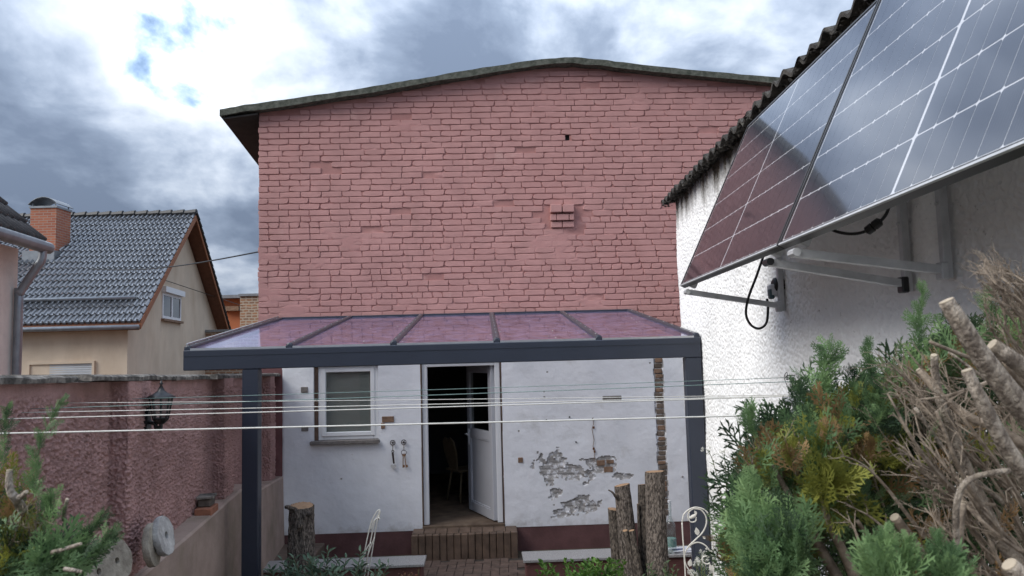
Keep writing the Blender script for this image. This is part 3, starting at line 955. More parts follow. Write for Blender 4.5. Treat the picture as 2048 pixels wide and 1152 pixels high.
# ================================================================== PATIO CANOPY
m_anth = mat('anthracite_aluminium', (0.024, 0.031, 0.049), 0.42, 0.12, 4, 0.05, 300, spec=0.5)
m_anth_l = mat('anthracite_rafter', (0.036, 0.045, 0.060), 0.35, 0.12, 6, spec=0.5)
m_cglass = glass_mat('canopy_glass', 1.6, (0.93, 0.92, 0.95), 0.085, dirt_sheen=0.24, gcol=(0.88, 0.86, 1.0), dcol=(0.42, 0.36, 0.60))  # violet tint of mirrored sky is put into the diffuse dirt colour
m_alu = mat('bare_aluminium', (0.52, 0.53, 0.54), 0.38, 0.15, 10, metallic=0.85)
CU0, CU1 = -2.925, 1.505
CVF = -3.09
gzt = P(880, 688, HY - 3.09 * HC).z          # gutter top
canopy = thing('patio_canopy', H(-0.7, 0, -1.6), 'anthracite aluminium patio canopy with a sloping glass roof against the house', 'canopy')
GH = 0.172
mb = MB(); mb.box((CU0, CVF, gzt - GH), (CU1, CVF + 0.14, gzt), fh, .006)
gut = part('gutter_beam', mb, m_anth, canopy)
mb = MB(); mb.box((CU0 + .004, CVF - 0.004, gzt - GH * 0.30), (CU1 - .004, CVF + .001, gzt - GH * 0.285), fh)
part('gutter_trim', mb, m_anth_l, gut)
PW = 0.136
for pu in (PH(483, 900, CVF + 0.0)[0], CU1 - PW):
    mb = MB(); mb.box((pu, CVF + 0.004, 0.004 - 0.04), (pu + PW, CVF + 0.004 + 0.11, gzt - GH - 0.001), fh, .006)
    po = part('post', mb, m_anth, canopy)
    mb = MB(); mb.box((pu - .03, CVF - .025, -0.03), (pu + PW + .03, CVF + .14, 0.012), fh, .003)
    part('foot_plate', mb, m_anth, po)
wz = PH(900, 627, -0.03)[1]
mb = MB(); mb.box((CU0, -0.075, wz - 0.10), (CU1, -0.018, wz), fh, .004)
part('wall_profile', mb, m_anth, canopy)
rz_f, rz_b = gzt + 0.012, wz - 0.018
def cz_at(v): return rz_f + (rz_b - rz_f) * (v - CVF) / (-0.05 - CVF)
nf = 5; fw = (CU1 - CU0) / nf
for i in range(nf + 1):
    uc = CU0 + fw * i; hw = 0.03
    if i == 0: uc += hw
    if i == nf: uc -= hw
    mb = MB()
    vs = []
    for v in (CVF + 0.03, -0.077):
        z = cz_at(v)
        vs.append([(uc - hw, v, z - 0.07), (uc + hw, v, z - 0.07), (uc + hw, v, z + 0.012), (uc + hw * .6, v, z + 0.022), (uc - hw * .6, v, z + 0.022), (uc - hw, v, z + 0.012)])
    a = [fh(*p) for p in vs[0]]; b = [fh(*p) for p in vs[1]]
    n6 = 6
    mb.add(a + b, [tuple(range(5, -1, -1)), tuple(range(6, 12))] + [(k, (k + 1) % 6, 6 + (k + 1) % 6, 6 + k) for k in range(6)])
    ro = part('rafter', mb, m_anth_l, canopy)
    mb = MB(); mb.lathe([(0.033, -0.004), (0.033, 0.008), (0.02, 0.014)], fh(uc, CVF + 0.03, cz_at(CVF) + 0.0), 10, axis=(HS, -HC, 0))
    part('end_cap', mb, m_anth, ro)
    for k in range(9):
        v = CVF + 0.2 + k * 0.33
        mb = MB(); mb.lathe([(0.006, 0), (0.005, 0.005), (0, 0.006)], fh(uc, v, cz_at(v) + 0.0215), 6); part('screw', mb, m_alu, ro)
for i in range(nf):
    u0 = CU0 + fw * i + (0.055 if i == 0 else 0.029); u1 = CU0 + fw * (i + 1) - (0.055 if i == nf - 1 else 0.029)
    mb = MB(); v0, v1 = CVF + 0.012, -0.078
    q4 = [fh(u0, v0, cz_at(v0)), fh(u1, v0, cz_at(v0)), fh(u1, v1, cz_at(v1)), fh(u0, v1, cz_at(v1))]
    mb.add(q4, [(0, 1, 2, 3)])
    go = part('glass_panel', mb, m_cglass, canopy, fixn=False)
    mb = MB(); mb.box((u0, CVF + 0.006, cz_at(CVF) - .012), (u1, CVF + 0.0115, cz_at(CVF) + 0.004), fh); part('edge_strip', mb, m_alu, go)
# droppings, seeds and water spots on the glass
mb = MB()
for k in range(30):
    u = random.uniform(CU0 + .1, CU1 - .1); v = CVF + .1 + (2.85) * random.random() ** 1.4; r = random.uniform(.003, .008)
    c = fh(u, v, cz_at(v) + .003)
    ring = [c + Vector((math.cos(a) * r * random.uniform(.6, 1.3), math.sin(a) * r * 1.5 * random.uniform(.6, 1.3), math.sin(a) * r * .22)) for a in np.linspace(0, 2 * math.pi, 7)[:-1]]
    mb.add(ring + [c + Vector((0, 0, .002))], [(i, (i + 1) % 6, 6) for i in range(6)])
tag(part('glass_specks', mb, mat('pale_specks', (0.6, 0.58, 0.52), 0.8, 0.3, 40), canopy), kind='stuff')
# light aluminium strip along the left edge rafter
mb = MB()
a0, b0 = CVF + 0.05, -0.09
mb.add([fh(CU0 + .004, a0, cz_at(a0) + .026), fh(CU0 + .018, a0, cz_at(a0) + .026), fh(CU0 + .018, b0, cz_at(b0) + .026), fh(CU0 + .004, b0, cz_at(b0) + .026),
        fh(CU0 + .004, a0, cz_at(a0) + .04), fh(CU0 + .018, a0, cz_at(a0) + .04), fh(CU0 + .018, b0, cz_at(b0) + .04), fh(CU0 + .004, b0, cz_at(b0) + .04)], [])
mb.f = []; mb.mi = []; vsv = list(mb.v); mb.v = []; mb.hexa(vsv)
part('edge_strip', mb, m_alu, canopy)

# ================================================================== GARDEN BOUNDARY WALL (left)
m_rough = mat('burgundy_roughcast', (0.53, 0.325, 0.30), 0.9, 0.25, 3, 0.8, 190, spec=0.2, bdist=0.008)
overlay(m_rough, (0.38, 0.23, 0.215), 2.2, 0.5, 0.85, detail=9, seed=(2, 2, 2))
overlay(m_rough, (0.24, 0.155, 0.14), 5, 0.62, 1.0, detail=8, stretch=(1, 1, .2), zfade=(1.9, 2.4))
m_roughtop = mat('burgundy_render_band', (0.15, 0.062, 0.064), 0.85, 0.3, 6, 0.3, 50)
m_cope = mat('weathered_concrete_coping', (0.24, 0.22, 0.195), 0.95, 0.5, 16, 0.6, 70, col2=(0.075, 0.07, 0.062), lo=0.42, hi=0.6)
m_ledge = mat('brown_ledge_render', (0.40, 0.305, 0.255), 0.85, 0.25, 3, 0.3, 25)
overlay(m_ledge, (0.20, 0.165, 0.115), 1.4, 0.5, 0.75)
gw = thing('garden_wall', (XW(6), 6, 0), 'burgundy roughcast garden wall with grey concrete coping along the left side', 'garden wall')
def ztop_w(Y):
    return float(np.interp(Y, [1.5, 3.23, 5.2, 9.6], [2.375, P(0, 768, 3.23).z, P(300, 762, 5.2).z, P(560, 752, 9.6).z]))
pil = [(4.42, 4.86), (6.74, 7.16), (9.0, 9.35)]
path = [(2.3, 0.0)]
for a, b in pil: path += [(a, 0.0), (a + 0.035, 0.10), (b - 0.03, 0.10), (b, 0.0)]
path += [(9.62, 0.0)]
# resample the wall line in plan
pp = []
stp = 0.0064
for (y0, o0), (y1, o1) in zip(path[:-1], path[1:]):
    L = math.hypot(y1 - y0, o1 - o0); n = max(2, int(L / stp))
    st2 = 1 if y0 >= 2.6 else 1
    for k in range(n): pp.append((y0 + (y1 - y0) * k / n, o0 + (o1 - o0) * k / n))
pp.append(path[-1]); pp = np.array(pp)
ker = np.ones(5) / 5
off_s = np.convolve(np.pad(pp[:, 1], 2, 'edge'), ker, 'valid')
Yv = pp[:, 0]
zz = np.arange(1.0, 2.36, 0.0064)
YY, ZZ = np.meshgrid(Yv, zz, indexing='ij')
SS = np.meshgrid(np.cumsum(np.r_[0, np.hypot(np.diff(pp[:, 0]), np.diff(pp[:, 1]))]), zz, indexing='ij')[0]
ridg = 1 - np.abs(2 * fbm(SS * 120, ZZ * 120, 61, 1, 0.5) - 1) * 1.6
amp = 0.018 * np.clip((np.interp(YY, [1.2, 9.6], [ztop_w(1.5), ztop_w(9.6)]) - 0.03 - ZZ) / 0.10, 0.15, 1)
big = (fbm(SS * 3, ZZ * 3, 66, 3) - 0.5) * 0.02
disp = amp * ((fbm(SS * 135, ZZ * 120, 63, 1, 0.6) - 0.5) * 1.5 + (ridg - 0.5) * 0.6) + big
nrm = np.gradient(off_s) ; dY = np.gradient(Yv)
ln_ = np.hypot(nrm, dY); nx_ = dY / ln_; ny_ = -nrm / ln_
OX = off_s[:, None] + disp * nx_[:, None]; OY = YY + disp * ny_[:, None]
zt = np.array([ztop_w(y) for y in Yv])[:, None]
ZZc = np.minimum(ZZ, zt)
WX = -1.72 - 0.137 * YY + OX
fcw = grid_faces(len(Yv), len(zz))
kp = (ZZ.reshape(-1)[fcw].min(1) < np.repeat(zt, len(zz), 1).reshape(-1)[fcw].max(1))
link('roughcast_face', fast_mesh('roughcast_face', np.stack([WX, OY, ZZc], -1).reshape(-1, 3), fcw[kp][:, ::-1]), m_rough, gw)
mb = MB()
mb.hexa([(XW(1.2) - .30, 1.2, -.05), (XW(1.2) - .03, 1.2, -.05), (XW(9.6) - .03, 9.6, -.05), (XW(9.6) - .30, 9.6, -.05),
         (XW(1.2) - .30, 1.2, ztop_w(1.5) - .005), (XW(1.2) - .03, 1.2, ztop_w(1.5) - .005), (XW(9.6) - .03, 9.6, ztop_w(9.6) - .005), (XW(9.6) - .30, 9.6, ztop_w(9.6) - .005)])
part('wall_core', mb, m_rough, gw)
# coping stones, uneven
y = 1.2; 
while y < 9.55:
    L = random.uniform(0.75, 1.05); y2 = min(y + L, 9.6)
    mid = (y + y2) / 2
    ov = 0.035 + (0.07 if any(a - .25 < mid < b + .25 for a, b in pil) else 0) + random.uniform(-.008, .012)
    t0 = 0.034; tl = random.uniform(-.006, .006); dz = random.uniform(-.004, .006)
    nseg = 7; vs = []; fs = []
    for k in range(nseg + 1):
        yy = y + .004 + (y2 - y - .008) * k / nseg; zb = ztop_w(yy) + dz + tl * (k / nseg - .5)
        j1, j2, j3 = (random.uniform(-.006, .006) for _ in range(3))
        xo = XW(yy) + ov + j1; xi = XW(yy) - .36
        vs += [(xi, yy, zb), (xo, yy, zb + j3 * .5), (xo + .002, yy, zb + t0 * .7 + j2), (xo - .015 + j3, yy, zb + t0 + j2), (xi, yy, zb + t0 + .008)]
    for k in range(nseg):
        for c in range(5):
            c2 = (c + 1) % 5; fs.append((k * 5 + c, k * 5 + c2, k * 5 + 5 + c2, k * 5 + 5 + c))
    fs += [(4, 3, 2, 1, 0), tuple(nseg * 5 + c for c in range(5))]
    mb = MB(); mb.add(vs, fs); part('coping_stone', mb, m_cope, gw)
    y = y2
# ledge at the foot
LO = 0.155
def ledge(y0, y1, z0, z1):
    mb = MB()
    n = 14; vs = []; fs = []
    for k in range(n + 1):
        yy = y0 + (y1 - y0) * k / n; z = z0 + (z1 - z0) * k / n; w = random.uniform(-.004, .004)
        vs += [(XW(yy) - .02, yy, z + .004), (XW(yy) + LO - .015 + w, yy, z), (XW(yy) + LO + w, yy, z - .015), (XW(yy) + LO + .02, yy, -0.05), (XW(yy) - .02, yy, -0.05)]
    for k in range(n):
        for c in range(4): fs.append((k * 5 + c, k * 5 + c + 1, k * 5 + 6 + c, k * 5 + 5 + c))
    fs += [(4, 3, 2, 1, 0), tuple(n * 5 + c for c in range(5))]
    mb.add(vs, fs); part('ledge', mb, m_ledge, gw)
zl1 = P(285, 1152, 4.54).z; zl2 = P(470, 992, 6.85).z
ledge(2.2, 7.5, zl1 + (zl1 - zl2) * 1.0, zl2); ledge(7.505, 9.6, P(530, 960, 8.5).z, P(552, 955, 9.3).z - .03)

# ---- wall lantern
m_black = mat('black_cast_metal', (0.012, 0.013, 0.015), 0.4, 0.3, 20, spec=0.5)
m_lglass = glass_mat('lantern_glass', 1.45, (0.75, 0.76, 0.76), 0.08, dirt_sheen=0.5, dcol=(0.35, 0.35, 0.35))
ly = 4.74; lx = P(322, 800, ly).x
z_top, z_rt, z_rb, z_cb, z_bot = (P(322, y_, ly).z for y_ in (765, 778, 795, 838, 856))
XP = XW(ly) + 0.10
lan = thing('wall_lantern', (XP, ly, P(285, 855, ly).z), 'black cast metal coach lantern on a curved bracket on the burgundy wall', 'lantern')
C0 = (lx, ly, 0)
mb = MB(); mb.lathe([(0.004, z_top + .012), (0.006, z_top), (0.013, z_top - .008), (0.006, z_top - .016), (0.022, z_rt - .01), (0.040, z_rt - .025), (0.062, z_rb + .016), (0.082, z_rb + .004), (0.084, z_rb - .004), (0.06, z_rb - .006)], C0, 12)
part('roof_cap', mb, m_black, lan, True)
mb = MB()
for k in range(8):
    a = 2 * math.pi * (k + .5) / 8
    mb.tube([(lx + .066 * math.cos(a), ly + .066 * math.sin(a), z_rb), (lx + .043 * math.cos(a), ly + .043 * math.sin(a), z_cb)], 0.005, 5)
mb.lathe([(0.02, z_cb - .03), (0.046, z_cb - .004), (0.049, z_cb + .004), (0.04, z_cb + .008)], C0, 12)
part('cage', mb, m_black, lan)
mb = MB(); mb.lathe([(0.039, z_cb + .004), (0.060, z_rb - .006)], C0, 8); part('lantern_glass', mb, m_lglass, lan)
mb = MB()
xw = XP + .012
ab = P(300, 845, ly).z
mb.tube(spline([(xw, ly, ab + .005), (xw + .05, ly, ab - .010), (lx - .03, ly, z_bot + .004), (lx, ly, z_bot + .006), (lx, ly, z_cb - .02)], 5), [0.012] * 21, 8)
mb.lathe([(0.008, z_bot - .02), (0.012, z_bot - .008), (0.010, z_bot + .01)], C0, 8)
part('bracket_arm', mb, m_black, lan, True)
mb = MB()
pz0, pz1 = P(285, 858, ly).z, P(285, 815, ly).z
mb.prism([(-.03, pz0), (.03, pz0), (.035, pz0 + .04), (.02, pz0 + .08), (.012, pz1), (-.012, pz1), (-.02, pz0 + .08), (-.035, pz0 + .04)],
         lambda p: Vector((XP - .01, ly + p[0], p[1])), lambda p: Vector((xw + .012, ly + p[0], p[1])))
part('wall_plate', mb, m_black, lan)

# ---- grindstones on the ledge
m_stone = mat('old_grindstone', (0.40, 0.365, 0.30), 0.95, 0.35, 9, 0.7, 60, col2=(0.20, 0.175, 0.14), bdist=0.008)
m_stone2 = mat('pale_grindstone', (0.55, 0.54, 0.52), 0.95, 0.35, 12, 0.7, 60, col2=(0.28, 0.27, 0.26), bdist=0.008)
def grind(px, py, Y, r, t, nv, label, m, hole=0.022):
    c = P(px, py, Y); nv = Vector(nv).normalized()
    mb = MB()
    ns = 36; prof_ = [(hole, -t / 2), (r * .97, -t / 2), (r, -t / 2 + .008), (r, t / 2 - .008), (r * .97, t / 2), (hole, t / 2)]
    mb.lathe(prof_, c, ns, axis=nv, closed=True)
    vs = []
    for i, p in enumerate(mb.v):
        p = Vector(p); k = i % ns; j = i // ns
        rr = 1 + 0.035 * (float(vnoise(k * .45, 3.1, int(px))) - .5) if j in (1, 2, 3, 4) else 1
        q_ = p - c; h = q_.dot(nv); q_ = (q_ - nv * h) * rr
        vs.append(tuple(c + q_ + nv * (h + (random.uniform(-.003, .003) if j in (1, 4) else 0))))
    mb.v = vs
    o = single('grindstone', mb, m, label, 'grindstone', 'old grindstones on the wall ledge')
    smooth_angle(o, 35); return o
nW = Vector((0.99, 0.137, 0))
grind(327, 1072, 4.60, 0.116, 0.036, (.98, .06, .22), 'pale grey grindstone leaning in front, upper right of the four', m_stone2)
grind(304, 1090, 4.52, 0.124, 0.036, (.97, .16, .12), 'tan grindstone wedged behind the pale one against the wall', m_stone)
grind(224, 1124, 3.90, 0.112, 0.06, (.95, -.16, .25), 'large tan grindstone with an oval hole below the lantern, beside the conifer', m_stone, .016)
grind(187, 1146, 3.72, 0.112, 0.06, (.95, -.16, .25), 'lowest tan grindstone half hidden behind the conifer at bottom left', m_stone, .016)

# ---- bricks on the ledge
m_redb = mat('loose_red_brick', (0.36, 0.155, 0.095), 0.9, 0.3, 14, 0.4, 60)
m_darkb = mat('loose_grey_block', (0.16, 0.14, 0.12), 0.9, 0.4, 18, 0.5, 60)
def rotbox(c, sx, sy, sz, a, bev, nm, m, label, cat):
    mb = MB(); ca, sa = math.cos(a), math.sin(a)
    mb.box((-sx / 2, -sy / 2, 0), (sx / 2, sy / 2, sz), lambda x, y, z: Vector((c[0] + x * ca - y * sa, c[1] + x * sa + y * ca, c[2] + z)), bev)
    return single(nm, mb, m, label, cat)
by = 6.25; bzl = zl2 + (zl1 - zl2) * ((7.5 - by) / (7.5 - 3.6)) * .6
bc = P(431, 1030, by)
rotbox((XW(by) + .085, by, P(431, 1032, by).z), 0.125, 0.24, 0.078, R(8), .004, 'brick', m_redb, 'loose orange-red brick lying on the wall ledge', 'brick')
rotbox((XW(by) + .075, by + .02, P(431, 1032, by).z + .079), 0.10, 0.13, 0.062, R(6), .008, 'stone_block', m_darkb, 'small grey stone block sitting on top of the loose red brick', 'stone')
rotbox((XW(by) + .078, by + .02, P(431, 1032, by).z + .142), 0.13, 0.17, 0.022, R(12), .004, 'stone_plate', m_cope, 'thin grey stone plate topping the little pile on the ledge', 'stone')
# ================================================================== WHITE SHED (right)
SX = 1.64; SY0, SY1 = 0.3, 7.50
m_shed = mat('white_roughcast', (0.87, 0.87, 0.865), 0.9, 0.06, 2, 0.25, 120, spec=0.2, bdist=0.004)
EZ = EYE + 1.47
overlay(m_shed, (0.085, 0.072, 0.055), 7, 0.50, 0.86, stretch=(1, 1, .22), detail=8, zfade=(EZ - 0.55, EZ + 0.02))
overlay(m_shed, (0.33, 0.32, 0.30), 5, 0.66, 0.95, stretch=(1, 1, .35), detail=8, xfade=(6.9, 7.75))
overlay(m_shed, (0.46, 0.45, 0.43), 26, 0.66, 0.74, detail=4)
shed = thing('shed', (SX, 4, 0), 'white roughcast shed with a dark corrugated roof on the right', 'shed')
stp = 0.0066
yv = np.arange(1.9, SY1 + .001, stp); zv = np.arange(1.25, EZ + .02, stp)
YY, ZZ = np.meshgrid(yv, zv, indexing='ij')
d1 = fbm(YY * 95, ZZ * 85, 71, 2, .6)
ds_ = np.where(d1 < 0.42, (d1 - 0.42) * 0.03, (d1 - .42) * .013) + (fbm(YY * 1.6, ZZ * 1.6, 75, 3) - .5) * .03
edge = np.clip((YY - (SY1 - .03)) / .03, 0, 1)
XX = SX - ds_ + edge * 0.03 * fbm(ZZ * 5, ZZ * 0, 77, 3)
YYe = YY + edge * 0.03 * (fbm(ZZ * 8, ZZ * 0 + 4, 78, 4) - .5)
fcs = grid_faces(len(yv), len(zv))
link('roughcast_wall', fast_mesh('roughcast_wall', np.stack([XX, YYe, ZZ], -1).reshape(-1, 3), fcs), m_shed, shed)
mb = MB()
mb.hexa([(SX + .04, SY0, -.05), (SX + 3.2, SY0, -.05), (SX + 3.2, SY1 - .012, -.05), (SX + .04, SY1 - .012, -.05),
         (SX + .04, SY0, EZ), (SX + 3.2, SY0, EZ + .7), (SX + 3.2, SY1 - .012, EZ + .7), (SX + .04, SY1 - .012, EZ)])
mb.box((SX + .002, SY0, -.05), (SX + .039, SY1 - .015, 1.26))
mb.box((SX + .002, SY0, 1.261), (SX + .039, 1.91, EZ - .01))
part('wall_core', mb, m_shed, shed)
# corrugated fibre-cement roof
m_eternit = mat('dark_fibre_cement', (0.075, 0.068, 0.06), 0.95, 0.5, 22, 0.8, 70, col2=(0.02, 0.018, 0.016), bdist=0.015)
overlay(m_eternit, (0.16, 0.155, 0.13), 14, 0.60, 0.78)
yv = np.arange(0.6, SY1 + 0.13, 0.0177 / 1.0)
tv = np.array([0, .004, .5, 1.2, 2.4, 3.6])
ov = SX - 0.115
vs = []; fs = []
n = len(yv)
def roof_pt(t, y, thick):
    w = 0.023 * math.cos(2 * math.pi * y / 0.177)
    jag = (0.035 * (float(vnoise(y * 4, 1, 8)) - .5) if t == 0 else 0)
    z = EYE + 1.492 + w + t * 0.23 - thick + (0.010 * (float(vnoise(y * 30, t, 9)) - .5) if t < .1 else 0)
    return (ov + t + jag, y, z)
L = len(tv)
top = [[roof_pt(t, y, 0) for y in yv] for t in tv]; bot = [[roof_pt(t, y, .014 + .016 * float(vnoise(y * 22, 5, 3))) for y in yv] for t in tv]
vs = [p for g in top for p in g] + [p for g in bot for p in g]; Bn = n * L
for a in range(L - 1):
    for i in range(n - 1):
        q_ = a * n + i
        fs.append((q_, q_ + n, q_ + n + 1, q_ + 1)); fs.append((Bn + q_, Bn + q_ + 1, Bn + q_ + n + 1, Bn + q_ + n))
    fs.append((a * n + n - 1, a * n + n - 1 + n, Bn + a * n + 2 * n - 1, Bn + a * n + n - 1))
for i in range(n - 1): fs.append((i, i + 1, Bn + i + 1, Bn + i))
mb = MB(); mb.add(vs, fs)
rf = part('corrugated_roof', mb, m_eternit, shed)
# dirty moss beads hanging under the eave
mb = MB()
for k in range(420):
    y = random.uniform(1.2, SY1 + .08); r = random.uniform(.006, .014)
    x = ov + random.uniform(0.0, .10); z = EYE + 1.478 + 0.02 * math.cos(2 * math.pi * y / .177) - random.uniform(.0, .03)
    c = Vector((x, y, z)); 
    vv8 = [c + Vector((random.uniform(-r, r) * 1.2, random.uniform(-r, r), random.uniform(-r, r))) + Vector(d) * r for d in ((1, 0, 0), (-1, 0, 0), (0, 1, 0), (0, -1, 0), (0, 0, 1), (0, 0, -1))]
    mb.add(vv8, [(0, 2, 4), (2, 1, 4), (1, 3, 4), (3, 0, 4), (2, 0, 5), (1, 2, 5), (3, 1, 5), (0, 3, 5)])
ms = part('eave_moss', mb, m_eternit, rf); tag(ms, kind='stuff')

# ================================================================== SOLAR PANELS
m_cell = bpy.data.materials.new('solar_cell')
n_, l_, b_ = nodes_of(m_cell)
g_ = n_.new('ShaderNodeNewGeometry'); sp = n_.new('ShaderNodeSeparateXYZ'); l_.new(g_.outputs['Position'], sp.inputs[0])
wv_ = n_.new('ShaderNodeMath'); wv_.operation = 'MULTIPLY'; wv_.inputs[1].default_value = 2 * math.pi / 0.0105; l_.new(sp.outputs[1], wv_.inputs[0])
sn = n_.new('ShaderNodeMath'); sn.operation = 'SINE'; l_.new(wv_.outputs[0], sn.inputs[0])
rp = n_.new('ShaderNodeValToRGB'); rp.color_ramp.elements[0].position = 0.86; rp.color_ramp.elements[0].color = (0.010, 0.010, 0.016, 1)
rp.color_ramp.elements[1].position = 0.99; rp.color_ramp.elements[1].color = (0.045, 0.045, 0.06, 1)
l_.new(sn.outputs[0], rp.inputs[0]); l_.new(rp.outputs[0], b_.inputs['Base Color'])
b_.inputs['Roughness'].default_value = 0.3
m_back = mat('white_backsheet', (0.62, 0.63, 0.65), 0.6, 0.05, 5)
m_pvglass = glass_mat('solar_glass', 1.62, (0.96, 0.96, 0.97), 0.06, gcol=(0.92, 0.95, 1.0))
m_pvframe = mat('dark_anodised_frame', (0.06, 0.06, 0.062), 0.4, 0.15, 6, metallic=0.5)
m_silv = mat('galvanised_steel', (0.58, 0.59, 0.60), 0.5, 0.2, 14, metallic=0.3)
A_ = Vector((1.03, 4.68, EYE + 0.395)); T_ = Vector((1.49, 4.68, EYE + 1.37))
e2 = (T_ - A_); PH_ = 1.098; e2.normalize(); e1 = Vector((0, -1, 0)); en = e1.cross(e2); 
if en.x > 0: en = -en
PL = 1.735
def solar(y0, label):
    org = Vector((A_.x, y0, A_.z))
    f = lambda a, b, c: org + e1 * a + e2 * b + en * c
    t = thing('solar_panel', org, label, 'solar panel', 'solar panels on the shed wall')
    mb = MB(); fr_ = 0.012
    mb.box((0, 0, -.034), (PL, fr_, 0.0), f); mb.box((0, PH_ - fr_, -.034), (PL, PH_, 0.0), f)
    mb.box((0, fr_, -.034), (fr_, PH_ - fr_, -.0005), f); mb.box((PL - fr_, fr_, -.034), (PL, PH_ - fr_, -.0005), f)
    part('frame', mb, m_pvframe, t)
    mb = MB(); mb.box((fr_ + .001, fr_ + .001, -.012), (PL - fr_ - .001, PH_ - fr_ - .001, -.008), f); part('backsheet', mb, m_back, t)
    cw = (PL - 2 * fr_ - 0.02 - 0.014) / 18; chh = (PH_ - 2 * fr_ - 0.016) / 6
    mb = MB(); gx_, gy_ = .0016, .0028; c_ = .006
    hw, hh = cw / 2 - gx_, chh / 2 - gy_
    ol = [(-hw + c_, -hh), (hw - c_, -hh), (hw, -hh + c_), (hw, hh - c_), (hw - c_, hh), (-hw + c_, hh), (-hw, hh - c_), (-hw, -hh + c_)]
    basis = Matrix((e1, e2, en)).transposed()
    mb.prism(ol, lambda p: basis @ Vector((p[0], p[1], -.0002)), lambda p: basis @ Vector((p[0], p[1], .0004)))
    me = mb.mesh('cell'); me.materials.append(m_cell)
    for i in range(18):
        for j in range(6):
            a = fr_ + .01 + cw * (i + .5) + (0.014 if i >= 9 else 0); b = fr_ + .008 + chh * (j + .5)
            o = bpy.data.objects.new('cell', me); COL.objects.link(o); o.location = f(a, b, -.0075); setpar(o, t)
    mb = MB(); mb.add([f(fr_, fr_, -.003), f(PL - fr_, fr_, -.003), f(PL - fr_, PH_ - fr_, -.003), f(fr_, PH_ - fr_, -.003)], [(0, 1, 2, 3)])
    part('glass_cover', mb, m_pvglass, t, fixn=False)
    mb = MB(); mb.box((fr_, -.0015, -.006), (PL, 0.006, 0.0015), f); part('edge_strip', mb, m_silv, t)
    mb = MB(); mb.box((PL * .45, PH_ * .8, -.05), (PL * .55, PH_ * .88, -.034), f, .004); part('junction_box', mb, m_black, t)
solar(4.68, 'dark solar panel at the house end of the shed wall, mirroring the brick house')
solar(4.68 - PL - 0.012, 'solar panel nearest the camera, mirroring bright clouds')
# mounting brackets
def mount(Y, label, zb, dz2):
    t = thing('panel_bracket', (SX, Y, zb), label, 'bracket', 'triangular brackets under the solar panels')
    ztop = EYE + 1.36
    mb = MB(); mb.box((SX - .045, Y - .016, zb - .03), (SX - .012, Y + .016, ztop), None, .003); part('wall_rail', mb, m_silv, t)
    a = Vector((1.05, Y, A_.z - .045)); b = Vector((SX - .03, Y, zb))
    mb = MB(); d = (b - a).normalized(); nn = Vector((d.z, 0, -d.x)); h = .015
    c = [a + nn * h + Vector((0, -.018, 0)), b + nn * h + Vector((0, -.018, 0)), b + nn * h + Vector((0, .018, 0)), a + nn * h + Vector((0, .018, 0))]
    mb.hexa([p - nn * 2 * h for p in c] + c); part('strut', mb, m_silv, t)
    a2 = A_ + e2 * .02 - en * .052; 
    f = lambda x, y, z: Vector((A_.x, Y, A_.z)) + e2 * x + en * z + Vector((0, y, 0))
    mb = MB(); mb.box((0.005, -.02, -.075), (PH_ - .02, .02, -.036), f, .003); part('panel_rail', mb, m_silv, t)
    mb = MB(); mb.box((SX - .06, Y - .024, zb - .035), (SX - .03, Y + .024, zb + .03), None, .005); part('end_fitting', mb, m_black if dz2 else m_silv, t); mb = MB(); mb.lathe([(.016, -.03), (.016, .03)], a, 8, axis=(0, 1, 0)); part('end_fitting', mb, m_black if dz2 else m_silv, t)
    for k in range(3):
        mb = MB(); mb.lathe([(.008, 0), (.007, .008), (0, .009)], (SX - .045, Y, zb + .25 + k * .3), 6, axis=(-1, 0, 0)); part('bolt', mb, m_silv, t)
mount(4.58, 'bracket at the house end of the shed, beside the black plug', EYE + .25, False)
mount(3.11, 'middle bracket with a black end fitting under the panel joint', EYE + .245, True)
mount(2.82, 'third bracket, nearest the camera, with a pale wall rail', EYE + .27, False)

# outlet, plug and cables
m_rub = mat('black_rubber', (0.012, 0.012, 0.013), 0.5, 0.2, 20)
m_teal = mat('teal_plug', (0.06, 0.11, 0.12), 0.5, 0.2, 20)
yo = 4.62
ox = P(1548, 575, yo)
so = thing('wall_socket', (SX, yo, ox.z), 'black outdoor socket with hinged lid on the shed wall under the panel', 'socket')
mb = MB(); mb.box((SX - .085, yo - .03, ox.z - .055), (SX - .0, yo + .04, ox.z + .02), None, .01); part('socket_box', mb, m_back, so)
mb = MB(); mb.lathe([(0.0, 0.0), (.045, .0), (.05, .01), (.045, .05), (.03, .06)], (ox.x + .05, yo, ox.z + .012), 14, axis=(-.98, -.1, .05)); part('lid', mb, m_rub, so, True)
mb = MB(); mb.box((ox.x - .035, yo - .028, ox.z - .07), (ox.x - .005, yo + .02, ox.z - .005), None, .008); part('plug', mb, m_teal, so)
mb = MB()
lp = [(1527, 512, 4.55), (1512, 555, 4.5), (1497, 595, 4.5), (1492, 628, 4.52), (1502, 650, 4.55), (1519, 657, 4.57), (1533, 645, 4.6), (1536, 615, 4.6), (1534, 598, 4.62)]
mb.tube(spline([P(*p) for p in lp], 6), 0.0075, 8)
single('power_cable', mb, m_rub, 'black cable hanging in a loop from the far panel to the socket', 'cable', smooth=True)
cb = thing('connector_cable', P(1745, 455, 2.62), 'black cable with a thick plug connector under the nearest panel', 'cable')
mb = MB()
lp = [(1645, 452, 2.75), (1680, 465, 2.70), (1715, 467, 2.66), (1745, 455, 2.62), (1770, 432, 2.6), (1781, 405, 2.6)]
mb.tube(spline([P(*p) for p in lp], 6), 0.0055, 8); part('cord', mb, m_rub, cb, True)
mb = MB(); a, b = P(1732, 464, 2.64), P(1762, 441, 2.60)
